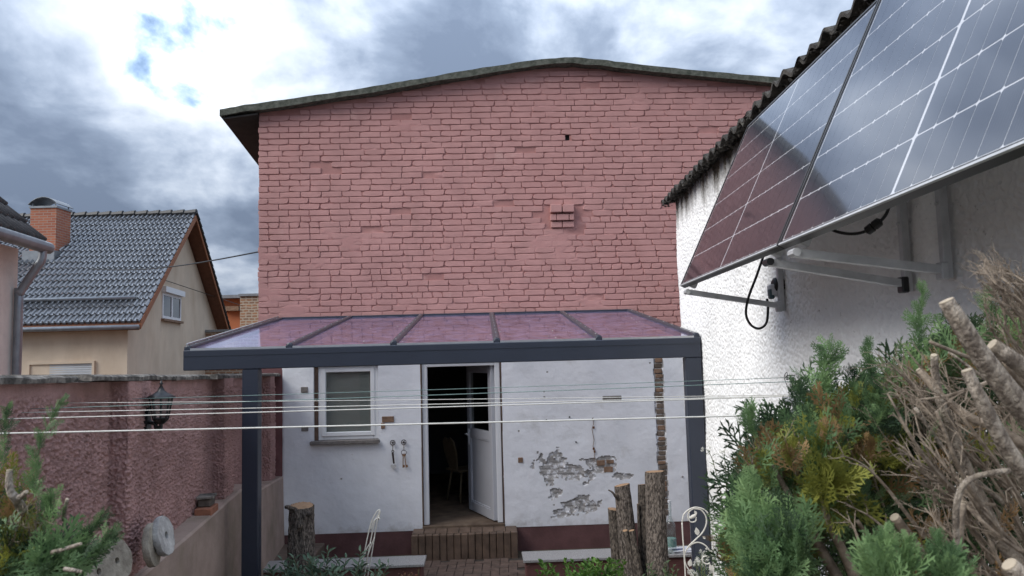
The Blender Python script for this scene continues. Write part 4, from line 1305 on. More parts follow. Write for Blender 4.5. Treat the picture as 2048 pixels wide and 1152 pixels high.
mb.tube([a, a.lerp(b, .08), a.lerp(b, .45), a.lerp(b, .5), a.lerp(b, .55), a.lerp(b, .92), b], [.008, .016, .017, .012, .017, .016, .008], 10); part('connector', mb, m_rub, cb)

# grey plastic cabinet against the shed behind the conifers
m_grey = mat('grey_plastic', (0.33, 0.34, 0.36), 0.5, 0.12, 4)
cl = P(1572, 800, 3.62)
gb = thing('garden_cabinet', (1.45, 3.3, .75), 'light grey plastic cabinet with rounded lid half hidden by the conifers', 'cabinet')
cz1 = P(1600, 789, 3.6).z
mb = MB(); mb.box((cl.x, 3.02, 0.74), (SX - .03, 3.62, cz1 - .05), None, .03); part('body', mb, m_grey, gb)
mb = MB(); mb.box((cl.x - .02, 3.0, cz1 - .049), (SX - .028, 3.64, cz1), None, .022); part('lid', mb, m_grey, gb)
# ================================================================== BACKGROUND: beige gabled house
m_beige = mat('beige_render', (0.68, 0.56, 0.43), 0.9, 0.12, 1.2, 0.4, 25, spec=0.2)
overlay(m_beige, (0.52, 0.40, 0.285), 1.3, 0.48, 0.8, stretch=(1, 1, .4), detail=8)
m_tile = mat('grey_roof_tile', (0.15, 0.155, 0.165), 0.22, 0.3, 3, 0.2, 12, spec=1.0, coat=0.9)
overlay(m_tile, (0.09, 0.092, 0.092), 9, 0.58, 0.72, detail=5)
m_ridge = mat('dark_ridge_tile', (0.03, 0.032, 0.035), 0.5, 0.3, 5)
m_barge = mat('orange_brown_barge', (0.33, 0.13, 0.06), 0.7, 0.2, 6)
m_soff2 = mat('brown_boarded_soffit', (0.20, 0.09, 0.055), 0.8, 0.25, 8)
m_zinc = mat('zinc_sheet', (0.30, 0.32, 0.34), 0.45, 0.25, 6, metallic=0.6)
m_chim = bpy.data.materials.new('chimney_brick')
n_, l_, b_ = nodes_of(m_chim)
bt = n_.new('ShaderNodeTexBrick'); bt.inputs['Color1'].default_value = (.40, .14, .075, 1); bt.inputs['Color2'].default_value = (.31, .10, .06, 1); bt.inputs['Mortar'].default_value = (.33, .24, .19, 1)
bt.inputs['Scale'].default_value = 1.0; bt.inputs['Brick Width'].default_value = .25; bt.inputs['Row Height'].default_value = .077; bt.inputs['Mortar Size'].default_value = .01
g_ = n_.new('ShaderNodeNewGeometry'); sx_ = n_.new('ShaderNodeSeparateXYZ'); cx_ = n_.new('ShaderNodeCombineXYZ'); ad_ = n_.new('ShaderNodeMath')
l_.new(g_.outputs['Position'], sx_.inputs[0]); l_.new(sx_.outputs[0], ad_.inputs[0]); l_.new(sx_.outputs[1], ad_.inputs[1]); l_.new(ad_.outputs[0], cx_.inputs[0]); l_.new(sx_.outputs[2], cx_.inputs[1])
l_.new(cx_.outputs[0], bt.inputs['Vector']); l_.new(bt.outputs[0], b_.inputs['Base Color']); b_.inputs['Roughness'].default_value = .9

D1H = 20.0
cA = P(256, 640, D1H)                      # front corner at the eave
g_dir = Vector((-0.149, 1, 0)).normalized(); GWID = 10.0
e_dir = Vector((1, 0.02, 0)).normalized()
EZ2 = P(256, 634, D1H).z
apx = P(360, 432, D1H * 1.234)
RZ = apx.z
bh = thing('beige_house', (cA.x, cA.y, 0), 'beige rendered house with grey tiled roof and red brick chimney beyond the garden wall', 'house')
HL = 9.5
def bf_(a, g, z):            # a: along the eave to the left, g: depth along gable
    p = Vector((cA.x, cA.y, 0)) - e_dir * a + g_dir * g
    return Vector((p.x, p.y, z))
mb = MB()
pent = [(0, 0), (GWID, 0), (GWID, EZ2), (GWID / 2, RZ - .18), (0, EZ2)]
mb.prism(pent, lambda p: bf_(0, p[0], p[1]), lambda p: bf_(HL, p[0], p[1]))
hw_ = part('wall', mb, m_beige, bh)
mb = MB(); mb.prism([(4.9, 2.4), (5.7, 2.4), (5.7, 2.8), (4.9, 2.8)], lambda p: bf_(p[0], -.004, p[1]), lambda p: bf_(p[0], -.03, p[1]))
# small bare-brick patch on the eave wall
pu = P(77, 665, 19.9); mb = MB()
for k in range(3):
    z = pu.z - .12 + k * .09
    mb.prism([(-.17 + .03 * (k % 2), z), (.17, z), (.17, z + .07), (-.17 + .03 * (k % 2), z + .07)], lambda p: Vector((pu.x + p[0], cA.y - .02, p[1])), lambda p: Vector((pu.x + p[0], cA.y + .2, p[1])))
part('bare_brick_patch', mb, m_barebrick, hw_)
# roof deck, barge boards, soffit
OVG, OVE = 0.42, 0.34
half = GWID / 2; rise = RZ - EZ2; sl = rise / half
def roofp(a, s, lift=0.0):   # s: 0 at eave .. half at ridge (front slope)
    return bf_(a, s, EZ2 + sl * s + lift)
def roofb(a, s, lift=0.0):
    return bf_(a, GWID - s, EZ2 + sl * s + lift)
mb = MB()
for fn in (roofp, roofb):
    c = [fn(-OVG, -OVE, .0), fn(HL, -OVE, .0), fn(HL, half, .0), fn(-OVG, half, .0)]
    mb.hexa(c + [p + Vector((0, 0, .10)) for p in c])
rfb = part('roof', mb, m_soff2, bh)
mb = MB()
for fn in (roofp, roofb):
    c = [fn(-OVG - .03, -OVE, -.10), fn(-OVG - .002, -OVE, -.10), fn(-OVG - .002, half, -.10), fn(-OVG - .03, half, -.10)]
    mb.hexa(c + [p + Vector((0, 0, .21)) for p in c])
part('barge_board', mb, m_barge, rfb)
mb = MB()
c = [roofp(-OVG, -OVE - .03, -.10), roofp(HL, -OVE - .03, -.10), roofp(HL, -OVE - .002, -.10), roofp(-OVG, -OVE - .002, -.10)]
mb.hexa(c + [p + Vector((0, 0, .14)) for p in c]); part('fascia', mb, m_barge, rfb)
# tiles: double-roll pantiles, one object each
TW, TE = 0.30, 0.345
sloplen = math.hypot(half + OVE, (half + OVE) * sl)
nrow = int(sloplen / TE); TE = sloplen / nrow
us_ = Vector(roofp(0, 1) - roofp(0, 0)).normalized()         # up slope
ua_ = -e_dir                                                  # to the left
un_ = us_.cross(ua_); 
if un_.z < 0: un_ = -un_
profl = [(0, .0), (.025, .002), (.035, .04), (.06, .056), (.085, .04), (.095, .002), (.15, .0), (.175, .002), (.185, .04), (.21, .056), (.235, .04), (.245, .002), (.302, .0)]
vs = []; fs = []
for t_, lf in ((-.03, .046), (TE, .0)):
    for x, h in profl: vs.append(ua_ * x + us_ * t_ + un_ * (h + lf))
n = len(profl)
for x, h in profl: vs.append(ua_ * x + us_ * -.03 + un_ * (h - .016))
for i in range(n - 1):
    fs.append((i, i + 1, n + i + 1, n + i)); fs.append((2 * n + i, 2 * n + i + 1, i + 1, i))
me_t = bpy.data.meshes.new('roof_tile'); me_t.from_pydata([tuple(p) for p in vs], [], fs); me_t.materials.append(m_tile)
bmx = bmesh.new(); bmx.from_mesh(me_t); bmesh.ops.recalc_face_normals(bmx, faces=bmx.faces[:]); bmx.to_mesh(me_t); bmx.free()
me_t.polygons.foreach_set('use_smooth', [True] * len(me_t.polygons))
try: me_t.set_sharp_from_angle(angle=R(50))
except Exception: pass
o0 = roofp(-OVG - .02, -OVE, .10)
ncol = int((P(256, 640, 20).x - P(-25, 640, 20).x + OVG) / TW) + 1
cnt = 0
extra_v = []; extra_f = []
for r_ in range(nrow):
    for c_ in range(ncol + 6):
        loc = o0 + ua_ * (c_ * TW) + us_ * (r_ * TE) + un_ * random.uniform(0, .006)
        d = loc - Vector((0, 0, EYE)); px = 1024 + F_PX * d.dot(crt) / d.dot(fwd)
        if px > -20 and cnt < 298:
            o = bpy.data.objects.new('roof_tile', me_t); COL.objects.link(o); o.location = loc
            o.rotation_euler = (random.uniform(-.006, .006), random.uniform(-.006, .006), 0); setpar(o, rfb); cnt += 1
        else:
            b0 = len(extra_v); extra_v += [tuple(loc + Vector(v.co)) for v in me_t.vertices]; extra_f += [tuple(b0 + i for i in p.vertices) for p in me_t.polygons]
if extra_v:
    me = bpy.data.meshes.new('roof_tiles_far'); me.from_pydata(extra_v, [], extra_f); tag(link('roof_tiles_far', me, m_tile, rfb), kind='stuff')
# verge tiles on the far slope, ridge caps, snow guard, gutter
mb = MB()
k = 0
while k * .33 < sloplen:
    s_ = -OVE + k * .33 / math.hypot(1, sl); a = roofb(-OVG - .04, s_, .10); b = roofb(-OVG - .04, s_ + .36 / math.hypot(1, sl), .10)
    mb.tube([a + Vector((0, 0, .02)), b], [.06, .045], 6); k += 1
part('verge_tiles', mb, m_ridge, rfb)
k = 0; a_ = -OVG - .03
while a_ < HL:
    mb = MB(); p0 = roofp(a_, half, .15); p1 = roofp(a_ + .40, half, .13); mb.tube([p0, p1], [.13, .10], 8); part('ridge_cap', mb, m_ridge, rfb); a_ += .40
mb = MB(); mb.tube([P(34, 613, 20.4) + Vector((0, 0, 0)), P(268, 603, 20.35)], .045, 8)
sgz = roofp(0, .45, .28)
mb = MB(); mb.tube([roofp(-.05, .40, .26), roofp(HL, .40, .26)], .05, 8)
for k in range(16):
    mb.tube([roofp(.1 + k * .55, .40, .26), roofp(.1 + k * .55, .55, .12)], .02, 5)
part('snow_guard', mb, m_zinc, rfb, True)
mb = MB(); mb.tube([roofp(-OVG, -OVE - .09, .02), roofp(HL, -OVE - .09, .02)], .065, 8); part('gutter', mb, m_zinc, bh, True)
# attic window with roller-shutter box
def gf(g, z, o): return bf_(-o, g, z)           # on the gable: o outwards
def gpix(px, py):
    d = ray(px, py); nn = Vector((g_dir.y, -g_dir.x, 0)); t = (Vector((cA.x, cA.y, 0)) - Vector((0, 0, EYE))).dot(nn) / d.dot(nn)
    p = Vector((0, 0, EYE)) + d * t
    return (p - Vector((cA.x, cA.y, p.z))).dot(g_dir), p.z
wa0, wz1_ = gpix(324, 575); wa1, _ = gpix(361, 590); _, wz0_ = gpix(324, 637)
bw = empty('window', gf(wa0, wz0_, 0)); setpar(bw, bh)
def gbox(mb, a0, a1, z0, z1, o0, o1): mb.hexa([gf(a0, z0, o0), gf(a0, z0, o1), gf(a1, z0, o1), gf(a1, z0, o0), gf(a0, z1, o0), gf(a0, z1, o1), gf(a1, z1, o1), gf(a1, z1, o0)])
mb = MB(); hh_ = (wz1_ - wz0_)
gbox(mb, wa0 - .03, wa1 + .06, wz1_ - .13, wz1_ + .04, 0.0, .14); part('shutter_box', mb, m_pvc, bw)
mb = MB(); t_ = .09
gbox(mb, wa0, wa0 + t_, wz0_, wz1_ - .13, -.02, .03); gbox(mb, wa1 - t_, wa1, wz0_, wz1_ - .13, -.02, .03); gbox(mb, wa0 + t_, wa1 - t_, wz0_, wz0_ + t_, -.02, .029); gbox(mb, wa0 + t_, wa1 - t_, wz1_ - .13 - t_, wz1_ - .13, -.02, .029)
mm = wa0 + (wa1 - wa0) * .5; gbox(mb, mm - .06, mm + .06, wz0_ + t_, wz1_ - .13 - t_, -.02, .028); part('frame', mb, m_pvc, bw)
m_darkglass = mat('dark_window_glass', (0.02, 0.025, 0.03), 0.05, 0.1, 2, spec=0.8)
mb = MB(); gbox(mb, wa0 + t_, mm - .06, wz0_ + t_, wz1_ - .13 - t_, .004, .008); part('pane', mb, m_darkglass, bw)
mb = MB(); gbox(mb, mm + .06, wa1 - t_, wz0_ + t_, wz1_ - .13 - t_, .004, .008); part('pane', mb, m_darkglass, bw)
mb = MB(); gbox(mb, wa0 - .05, wa1 + .05, wz0_ - .07, wz0_, 0.0, .10); part('sill', mb, m_barebrick, bw)
# ground-floor window with roller shutter on the eave wall
x0, x1 = P(63, 740, 20).x, P(187, 740, 20).x; zt_ = P(120, 728, 20).z
bs = empty('shutter_window', (x0, cA.y, zt_ - 1.2)); setpar(bs, bh)
yf = cA.y - .01
mb = MB()
for a, b in (((x0 - .06, yf - .08, zt_ - 1.3), (x0, yf + .05, zt_ + .06)), ((x1, yf - .08, zt_ - 1.3), (x1 + .06, yf + .05, zt_ + .06)), ((x0, yf - .08, zt_), (x1, yf + .05, zt_ + .06))): mb.box(a, b)
part('frame', mb, m_beige, bs)
m_shut = mat('grey_shutter_slat', (0.52, 0.54, 0.56), 0.5, 0.08, 3)
for k in range(22):
    mb = MB(); z = zt_ - .058 * (k + 1); mb.box((x0 + .005, yf - .03, z + .004), (x1 - .005, yf + .02, z + .056), None, .008); part('slat', mb, m_shut, bs)
# chimney with a curved sheet cowl
cy = 22.6; c0_, c1_ = P(60, 450, cy).x, P(112, 450, cy).x; ctz = P(86, 416, cy).z
chm = empty('chimney', ((c0_ + c1_) / 2, cy, ctz - 1.5)); setpar(chm, rfb); bpy.data.objects.remove(chm)
mb = MB(); mb.box((c0_, cy, ctz - 2.2), (c1_, cy + .75, ctz)); chm = part('chimney', mb, m_chim, bh)
mb = MB(); mb.box((c0_ - .03, cy - .03, ctz), (c1_ + .03, cy + .78, ctz + .06)); part('chimney_cap', mb, m_zinc, chm)
mb = MB(); mb.box((c0_ - .05, cy - .25, ctz - 1.75), (c1_ + .12, cy + .1, ctz - 1.32)); part('flashing', mb, m_zinc, chm)
mb = MB()
xm = (c0_ + c1_) / 2; wd = (c1_ - c0_) / 2 + .05
ap = [(xm - wd + 2 * wd * k / 10, ctz + .10 + .22 * math.sin(math.pi * k / 10) ** .8 * (1 if k < 8 else 1)) for k in range(11)]
vs = [(x, cy - .05, z) for x, z in ap] + [(x, cy + .8, z) for x, z in ap] + [(x, cy - .05, z + .02) for x, z in ap] + [(x, cy + .8, z + .02) for x, z in ap]
fs = []
for k in range(10): fs += [(k, k + 1, 12 + k, 11 + k), (22 + k, 33 + k, 34 + k, 23 + k), (k, 22 + k, 23 + k, k + 1), (11 + k, 12 + k, 34 + k, 33 + k)]
mb.add(vs, fs); part('cowl', mb, m_zinc, chm)
mb = MB()
for x in (c0_ + .05, c1_ - .05):
    for y_ in (cy + .03, cy + .7): mb.tube([(x, y_, ctz + .05), (x, y_, ctz + .15)], .02, 5)
part('cowl_leg', mb, m_zinc, chm)

# ================================================================== near building at the far left edge
m_oldbeige = mat('grey_beige_render', (0.80, 0.74, 0.66), 0.9, 0.2, 2, 0.4, 30)
nb_y = 9.3; kx = -0.137
ex = P(33, 620, nb_y).x
nbld = thing('outbuilding', (ex, nb_y, 0), 'corner of a grey-beige building with zinc gutter at the left edge of the picture', 'building')
ez = P(60, 497, nb_y).z
def nf_(o, y, z): return Vector((ex - kx * (nb_y - y) * 1.0 + 0.0 + o - 0.0, y, z))
def nfx(o, y, z): return Vector((ex + 0.137 * (nb_y - y) + o, y, z))
mb = MB(); mb.hexa([nfx(-4, 4, -.05), nfx(0, 4, -.05), nfx(0, nb_y, -.05), nfx(-4, nb_y, -.05), nfx(-4, 4, ez), nfx(0, 4, ez), nfx(0, nb_y, ez), nfx(-4, nb_y, ez)]); part('wall', mb, m_oldbeige, nbld)
mb = MB()
c = [nfx(.22, 4, ez - .02), nfx(.22, nb_y + .12, ez - .02), nfx(-4, nb_y + .12, ez + 3.9), nfx(-4, 4, ez + 3.9)]
mb.hexa(c + [p + Vector((0, 0, .10)) for p in c]); nroof = part('roof', mb, m_soff2, nbld)
me_t2v = []; me_t2f = []
ups = Vector((-4.22, 0, 3.92)).normalized(); ala = Vector((-.137, 1, 0)).normalized(); nn2 = Vector((3.92, 0, 4.22)).normalized()
for r_ in range(9):
    for c_ in range(12):
        b0 = len(me_t2v); org = nfx(.24, nb_y + .12, ez + .09) + ups * (r_ * .34) - ala * (c_ * .30)
        for v in range(3 * len(profl)):
            i = v % n; kk = v // n; x, h = profl[i]
            t_, lf = ((-.03, .03), (.34, 0), (-.03, .03 - .04))[kk]
            me_t2v.append(tuple(org - ala * x + ups * t_ + nn2 * (h + lf)))
        for i in range(n - 1): me_t2f += [(b0 + i, b0 + i + 1, b0 + n + i + 1, b0 + n + i), (b0 + 2 * n + i, b0 + 2 * n + i + 1, b0 + i + 1, b0 + i)]
me = bpy.data.meshes.new('tile_courses'); me.from_pydata(me_t2v, [], me_t2f)
m_tile2 = mat('brown_grey_tile', (0.085, 0.078, 0.075), 0.7, 0.4, 5, 0.3, 20)
tag(link('tile_courses', me, m_tile2, nroof, smooth=True), kind='stuff')
mb = MB(); gz = ez + .02
mb.tube([nfx(.30, 4, gz), nfx(.30, nb_y + .15, gz)], .075, 10); ngut = part('gutter', mb, m_zinc, nbld, True)
gx0 = nfx(.30, nb_y + .02, gz)
mb = MB()
dp = [gx0 + Vector((0, -.02, .0)), gx0 + Vector((.0, -.03, -.16)), gx0 + Vector((-.05, -.05, -.26)), nfx(.12, nb_y - .06, gz - .48), nfx(.07, nb_y - .08, gz - .60), nfx(.065, nb_y - .08, gz - .8), nfx(.065, nb_y - .08, 0)]
mb.tube(spline(dp, 4), .05, 10); part('downpipe', mb, m_zinc, nbld, True)

# ================================================================== orange building and rubble wall behind
m_orange = mat('orange_render', (0.50, 0.17, 0.075), 0.85, 0.12, 1.5)
m_rubble = bpy.data.materials.new('rubble_brick')
n_, l_, b_ = nodes_of(m_rubble)
bt = n_.new('ShaderNodeTexBrick'); bt.inputs['Color1'].default_value = (.34, .17, .09, 1); bt.inputs['Color2'].default_value = (.20, .12, .08, 1); bt.inputs['Mortar'].default_value = (.42, .35, .27, 1)
bt.inputs['Scale'].default_value = 1.0; bt.inputs['Brick Width'].default_value = .24; bt.inputs['Row Height'].default_value = .11; bt.inputs['Mortar Size'].default_value = .02; bt.offset_frequency = 3
g_ = n_.new('ShaderNodeNewGeometry'); sx_ = n_.new('ShaderNodeSeparateXYZ'); cx_ = n_.new('ShaderNodeCombineXYZ')
nz_ = n_.new('ShaderNodeTexNoise'); nz_.inputs['Scale'].default_value = 4; mxv = n_.new('ShaderNodeMix'); mxv.data_type = 'VECTOR'; mxv.inputs['Factor'].default_value = .06
l_.new(g_.outputs['Position'], sx_.inputs[0]); l_.new(sx_.outputs[0], cx_.inputs[0]); l_.new(sx_.outputs[2], cx_.inputs[1])
l_.new(g_.outputs['Position'], nz_.inputs['Vector']); l_.new(cx_.outputs[0], mxv.inputs[4]); l_.new(nz_.outputs['Color'], mxv.inputs[5])
l_.new(mxv.outputs[1], bt.inputs['Vector']); l_.new(bt.outputs[0], b_.inputs['Base Color']); b_.inputs['Roughness'].default_value = .95
oy = 34.0
a0, a1, a2 = P(400, 640, oy).x, P(481, 640, oy).x, P(540, 640, oy).x
ozt = P(450, 598, oy).z
ob = thing('orange_building', ((a0 + a1) / 2, oy, 0), 'orange rendered building with a flat grey roof edge beyond the gable', 'building')
mb = MB(); mb.box((a0 - 3, oy, 0), (a1, oy + 6, ozt)); part('wall', mb, m_orange, ob)
mb = MB(); mb.box((a0 - 3, oy - .45, ozt), (a1 + .3, oy + 6.3, ozt + .14)); part('roof', mb, m_zinc, ob)
mb = MB(); mb.box((a1 - .7, oy - .3, ozt - .55), (a1 + .01, oy - .01, ozt - .35)); part('eave_corbel', mb, m_barebrick, ob)
rb = thing('rubble_wall', (a1 + .6, 33, 0), 'mixed rubble and brick wall strip between orange building and brick house', 'wall')
rzt = P(500, 592, 33).z; r0_, r1_ = P(480, 640, 33).x, P(530, 640, 33).x
mb = MB(); mb.box((r0_, 33, 0), (r1_ + .8, 33.5, rzt)); part('wall_body', mb, m_rubble, rb)
mb = MB(); mb.box((r0_ - .05, 32.92, rzt), (r1_ + .8, 33.6, rzt + .10)); part('coping', mb, m_zinc, rb)
lo_y = 28.0
lw0, lw1 = P(405, 660, lo_y).x, P(530, 660, lo_y).x; lwz = P(440, 664, lo_y).z
rb2 = thing('yard_wall', (lw0 + 1, lo_y, 0), 'low brick yard wall with a pale coping in front of the orange building', 'wall')
mb = MB(); mb.box((lw0, lo_y, 0), (lw1 + .5, lo_y + .3, lwz)); part('wall_body', mb, m_rubble, rb2)
mb = MB(); mb.box((lw0 - .05, lo_y - .05, lwz), (lw1 + .5, lo_y + .35, lwz + .09)); part('coping', mb, m_zinc, rb2)

# overhead wires
m_wire = mat('black_wire', (0.015, 0.015, 0.016), 0.5, 0.2, 10)
mb = MB(); a = P(180, 538, 15); b = H(UL + .02, PH(519, 503)[1], 0.0)
mb.tube([a.lerp(b, t / 12) - Vector((0, 0, .10 * math.sin(math.pi * t / 12))) for t in range(13)], .010, 5)
single('overhead_wire', mb, m_wire, 'black overhead wire running from the tiled roof to the brick house corner', 'wire')
mb = MB(); a = Vector(gf(gpix(306, 553)[0], gpix(306, 553)[1], .02)); b = P(486, 612, 32.5)
mb.tube([a, b], .012, 4)
single('thin_cable', mb, m_wire, 'thin cable from the beige gable towards the orange building', 'wire')
# ================================================================== CLOTHES LINES from wall to wall
m_rope = mat('white_washing_line', (0.66, 0.65, 0.60), 0.7, 0.12, 40)
m_gline = mat('green_washing_line', (0.20, 0.30, 0.28), 0.6, 0.2, 40)
def cline(pa, pb, ya, yb, r, m, label, sag=0.004):
    a = P(*pa, ya); b = P(*pb, yb)
    # extend to the garden wall (left) and to the shed wall (right)
    d = b - a
    ta = min(0, ((XW(ya) + .03) - a.x) / d.x); tb = ((SX - .02) - a.x) / d.x
    a2 = a + d * ta; b2 = a + d * tb
    mb = MB(); N = 20
    mb.tube([a2.lerp(b2, k / N) - Vector((0, 0, sag * 4 * (k / N) * (1 - k / N))) for k in range(N + 1)], r, 6)
    o = single('washing_line', mb, m, label, 'washing line', 'washing lines strung across the yard', smooth=True)
    return a2, b2
cline((0, 866), (1592, 827), 2.45, 2.45, .0027, m_rope, 'lowest and thickest white washing line across the picture')
cline((0, 838), (1560, 792), 3.05, 3.05, .0023, m_rope, 'second lowest white washing line')
cline((0, 826), (1400, 795), 3.40, 3.40, .0021, m_rope, 'third white washing line from below, just under the thin ones')
cline((130, 806), (1700, 788), 3.85, 3.85, .0018, m_rope, 'thin pale washing line just above the white ones')
h5a, h5b = cline((190, 800), (1580, 755), 4.5, 4.5, .0018, m_gline, 'thin green washing line that ends highest on the shed wall')
h6a, h6b = cline((50, 818), (1735, 757), 3.5, 3.5, .0018, m_gline, 'thin green washing line slanting up to the shed beside the conifer tip')
for hp, lb in ((h5b, 'wire hook with curled tail on the shed wall at the far green line'), (h6b, 'wire hook on the shed wall behind the conifer tip')):
    mb = MB(); x, y, z = hp
    mb.tube(spline([(SX + .01, y, z + .012), (SX - .04, y, z + .012), (SX - .055, y, z), (SX - .045, y, z - .012), (SX - .02, y + .01, z + .004)], 5), .003, 5)
    mb.tube(spline([(SX - .045, y, z - .008), (SX - .04, y + .02, z + .03), (SX - .05, y + .04, z + .0), (SX - .03, y + .05, z - .06), (SX - .02, y + .04, z - .12)], 5), .002, 5)
    single('wall_hook', mb, m_wire, lb, 'hook', 'line hooks on the shed wall')

# ================================================================== hook ornaments beside the door
m_iron = mat('rusty_dark_iron', (0.05, 0.03, 0.025), 0.8, 0.4, 60)
m_key = mat('rusty_brown_key', (0.26, 0.14, 0.07), 0.8, 0.4, 60)
m_heart = mat('pale_grey_heart', (0.55, 0.54, 0.52), 0.8, 0.2, 60)
def rosette(px, py, label):
    u, z = PH(px, py); v = -0.03
    t = thing('wall_hook', H(u, z, 0), label, 'hook', 'flower-shaped wall hooks by the door')
    mb = MB(); n = Vector((HS, -HC, 0))
    for k in range(6):
        a = R(60 * k); c = H(u + .024 * math.cos(a), z + .024 * math.sin(a), v)
        mb.tube([H(u, z, v), c], .004, 5)
    mb.tube(arc(H(u, z, v), .030, 0, 360, 18, (HC, HS, 0)), .0045, 5); mb.lathe([(.010, -.004), (.010, .006), (0, .008)], H(u, z, v), 8, axis=n)
    mb.tube([H(u, z, 0.0), H(u, z, v)], .006, 6)
    part('rosette', mb, m_iron, t)
    mb = MB(); mb.tube(spline([H(u, z - .028, v), H(u, z - .06, v), H(u, z - .09, v - .01), H(u + .006, z - .10, v - .022), H(u, z - .085, v - .03)], 4), .004, 6); part('hook', mb, m_iron, t, True)
    return u, z, v
u, z, v = rosette(786, 885, 'flower-shaped iron hook by the door, holding the old shears')
sh = thing('old_shears', H(u, z - .28, v), 'dark rusty sheep shears hanging from the left flower hook', 'shears')
mb = MB(); mb.tube(arc(H(u, z - .105, v), .014, 0, 360, 14, (HC, HS, 0)), .004, 5); part('ring', mb, m_iron, sh)
mb = MB(); mb.prism([(-.012, -.12), (.010, -.12), (.022, -.25), (.006, -.26)], lambda p: H(u + p[0], z + p[1], v - .006), lambda p: H(u + p[0], z + p[1], v)); part('blade', mb, m_iron, sh)
mb = MB(); mb.prism([(-.014, -.12), (-.002, -.12), (.012, -.24), (.002, -.25)], lambda p: H(u + p[0], z + p[1], v - .014), lambda p: H(u + p[0], z + p[1], v - .0065)); part('blade', mb, m_iron, sh)
hp = []
for k in range(24):
    t = 2 * math.pi * k / 24; hp.append((.0022 * 16 * math.sin(t) ** 3, .0022 * (13 * math.cos(t) - 5 * math.cos(2 * t) - 2 * math.cos(3 * t) - math.cos(4 * t))))
mb = MB(); mb.prism(hp, lambda p: H(u + .004 + p[0], z - .292 + p[1], v + .002), lambda p: H(u + .004 + p[0], z - .292 + p[1], v + .012))
single('heart_ornament', mb, m_heart, 'small pale grey heart hanging below the old shears', 'ornament')
u, z, v = rosette(808, 884, 'flower-shaped iron hook next to the door frame, holding the keys')
ky = thing('key_ring', H(u, z - .30, v), 'wire ring with two rusty brown keys on the right flower hook', 'keys')
mb = MB(); mb.tube(arc(H(u, z - .125, v - .004), .031, 0, 360, 20, (HC, HS, 0)), .0035, 5); part('ring', mb, m_iron, ky)
for s, ang in ((-1, -.03), (1, .10)):
    mb = MB(); x = u + s * .008
    kf = lambda a, b, c, x=x, ang=ang: H(x + a * math.cos(ang) - b * math.sin(ang) * -1 * 0 + (-.145 - b) * -ang * 1.0 * 0 + ang * (b) * -.0 + ang * (.0 + -b - .14), z + b, v - .004 + c)
    mb.tube([kf(0, -.15, 0), kf(0, -.31, 0)], .006, 6); mb.tube(arc(kf(0, -.155, 0), .013, 0, 360, 12, (HC, HS, 0)), .004, 5)
    mb.box((-.002, -.305, -.003), (.024 * s if s > 0 else -.002 + .024, -.275, .003), lambda a, b, c: kf(a, b, c)); part('key', mb, m_key, ky)

# ================================================================== TREE STUMPS
def bark_mat(name, c1, c2):
    return mat(name, c1, 0.95, 0.5, 75, 1.0, 95, col2=c2, stretch=(1, 1, .38), bdist=0.02, lo=.42, hi=.60)
m_bark = bark_mat('grey_brown_bark', (0.25, 0.21, 0.178), (0.058, 0.047, 0.040))
m_bark2 = bark_mat('dark_brown_bark', (0.175, 0.145, 0.118), (0.045, 0.036, 0.030))
m_cut = mat('sawn_wood', (0.42, 0.27, 0.16), 0.85, 0.3, 30, 0.3, 80)
def stem(t, base, topc, r0, r1, seed, m, cut_tilt=(0, 0), nr=30, nh=60, rough=0.10, nm='stem'):
    base = Vector(base); topc = Vector(topc); ax = (topc - base)
    Lh = ax.length; ax.normalize(); ex = ax.orthogonal().normalized(); ey = ax.cross(ex)
    th = np.linspace(0, 2 * np.pi, nr, endpoint=False); hh = np.linspace(0, 1, nh)
    TH, HH = np.meshgrid(th, hh, indexing='ij')
    # noise that wraps round the trunk
    cx, sx = np.cos(TH) * 2.2, np.sin(TH) * 2.2
    n1 = 1 - np.abs(2 * fbm(cx * 3.2 + np.sin(HH * Lh * 9) * .25 + HH * Lh * 1.6 + seed, sx * 3.2 + HH * Lh * 3.2, seed, 3, .6) - 1) * 2
    n2 = fbm(cx * 1.0 + seed * 2, sx * 1.0 + HH * Lh * 3, seed + 5, 3)
    rr = (r0 + (r1 - r0) * HH) * (1 + rough * 1.5 * (n1 - .5) + rough * 1.6 * (n2 - .5)) + 0.25 * r0 * np.clip(.12 - HH, 0, 1) / .12
    C = np.array(base)[None, None] + np.array(ax)[None, None] * (HH * Lh)[..., None]
    tilt = np.zeros_like(HH); tilt[:, -1] = 1
    V3 = C + rr[..., None] * (np.cos(TH)[..., None] * np.array(ex) + np.sin(TH)[..., None] * np.array(ey))
    V3[:, -1, 2] += cut_tilt[0] * rr[:, -1] * np.cos(TH[:, -1]) + cut_tilt[1] * rr[:, -1] * np.sin(TH[:, -1])
    fcx = []
    for i in range(nr):
        i2 = (i + 1) % nr
        for j in range(nh - 1): fcx.append((i * nh + j, i2 * nh + j, i2 * nh + j + 1, i * nh + j + 1))
    so_ = link(nm, fast_mesh(nm, V3.reshape(-1, 3), np.array(fcx)), m, t, smooth=True)
    mb = MB(); rim = [Vector(V3[i, -1]) for i in range(nr)]; cc = sum(rim, Vector()) / nr
    mb.add([p + (cc - p) * .03 + ax * .001 for p in rim] + [cc + ax * .004], [(i, (i + 1) % nr, nr) for i in range(nr)])
    c_ = part('cut_face', mb, m_cut, t); setpar(c_, so_)
    return so_
SD = 7.0
def pxr(w, d): return w * .92 * d / F_PX / 2
b0 = P(603, 1160, 7.1); tp = P(602, 1012, 7.1)
st1 = thing('tree_stump', (b0.x, b0.y, 0), 'single thick grey-brown tree stump with a side knot, beside the left canopy post', 'tree stump', 'sawn tree stumps')
s1 = stem(st1, (b0.x, b0.y, -.05), tp, pxr(60, 7.1), pxr(50, 7.1), 3, m_bark, (.1, .12), nr=72, nh=150)
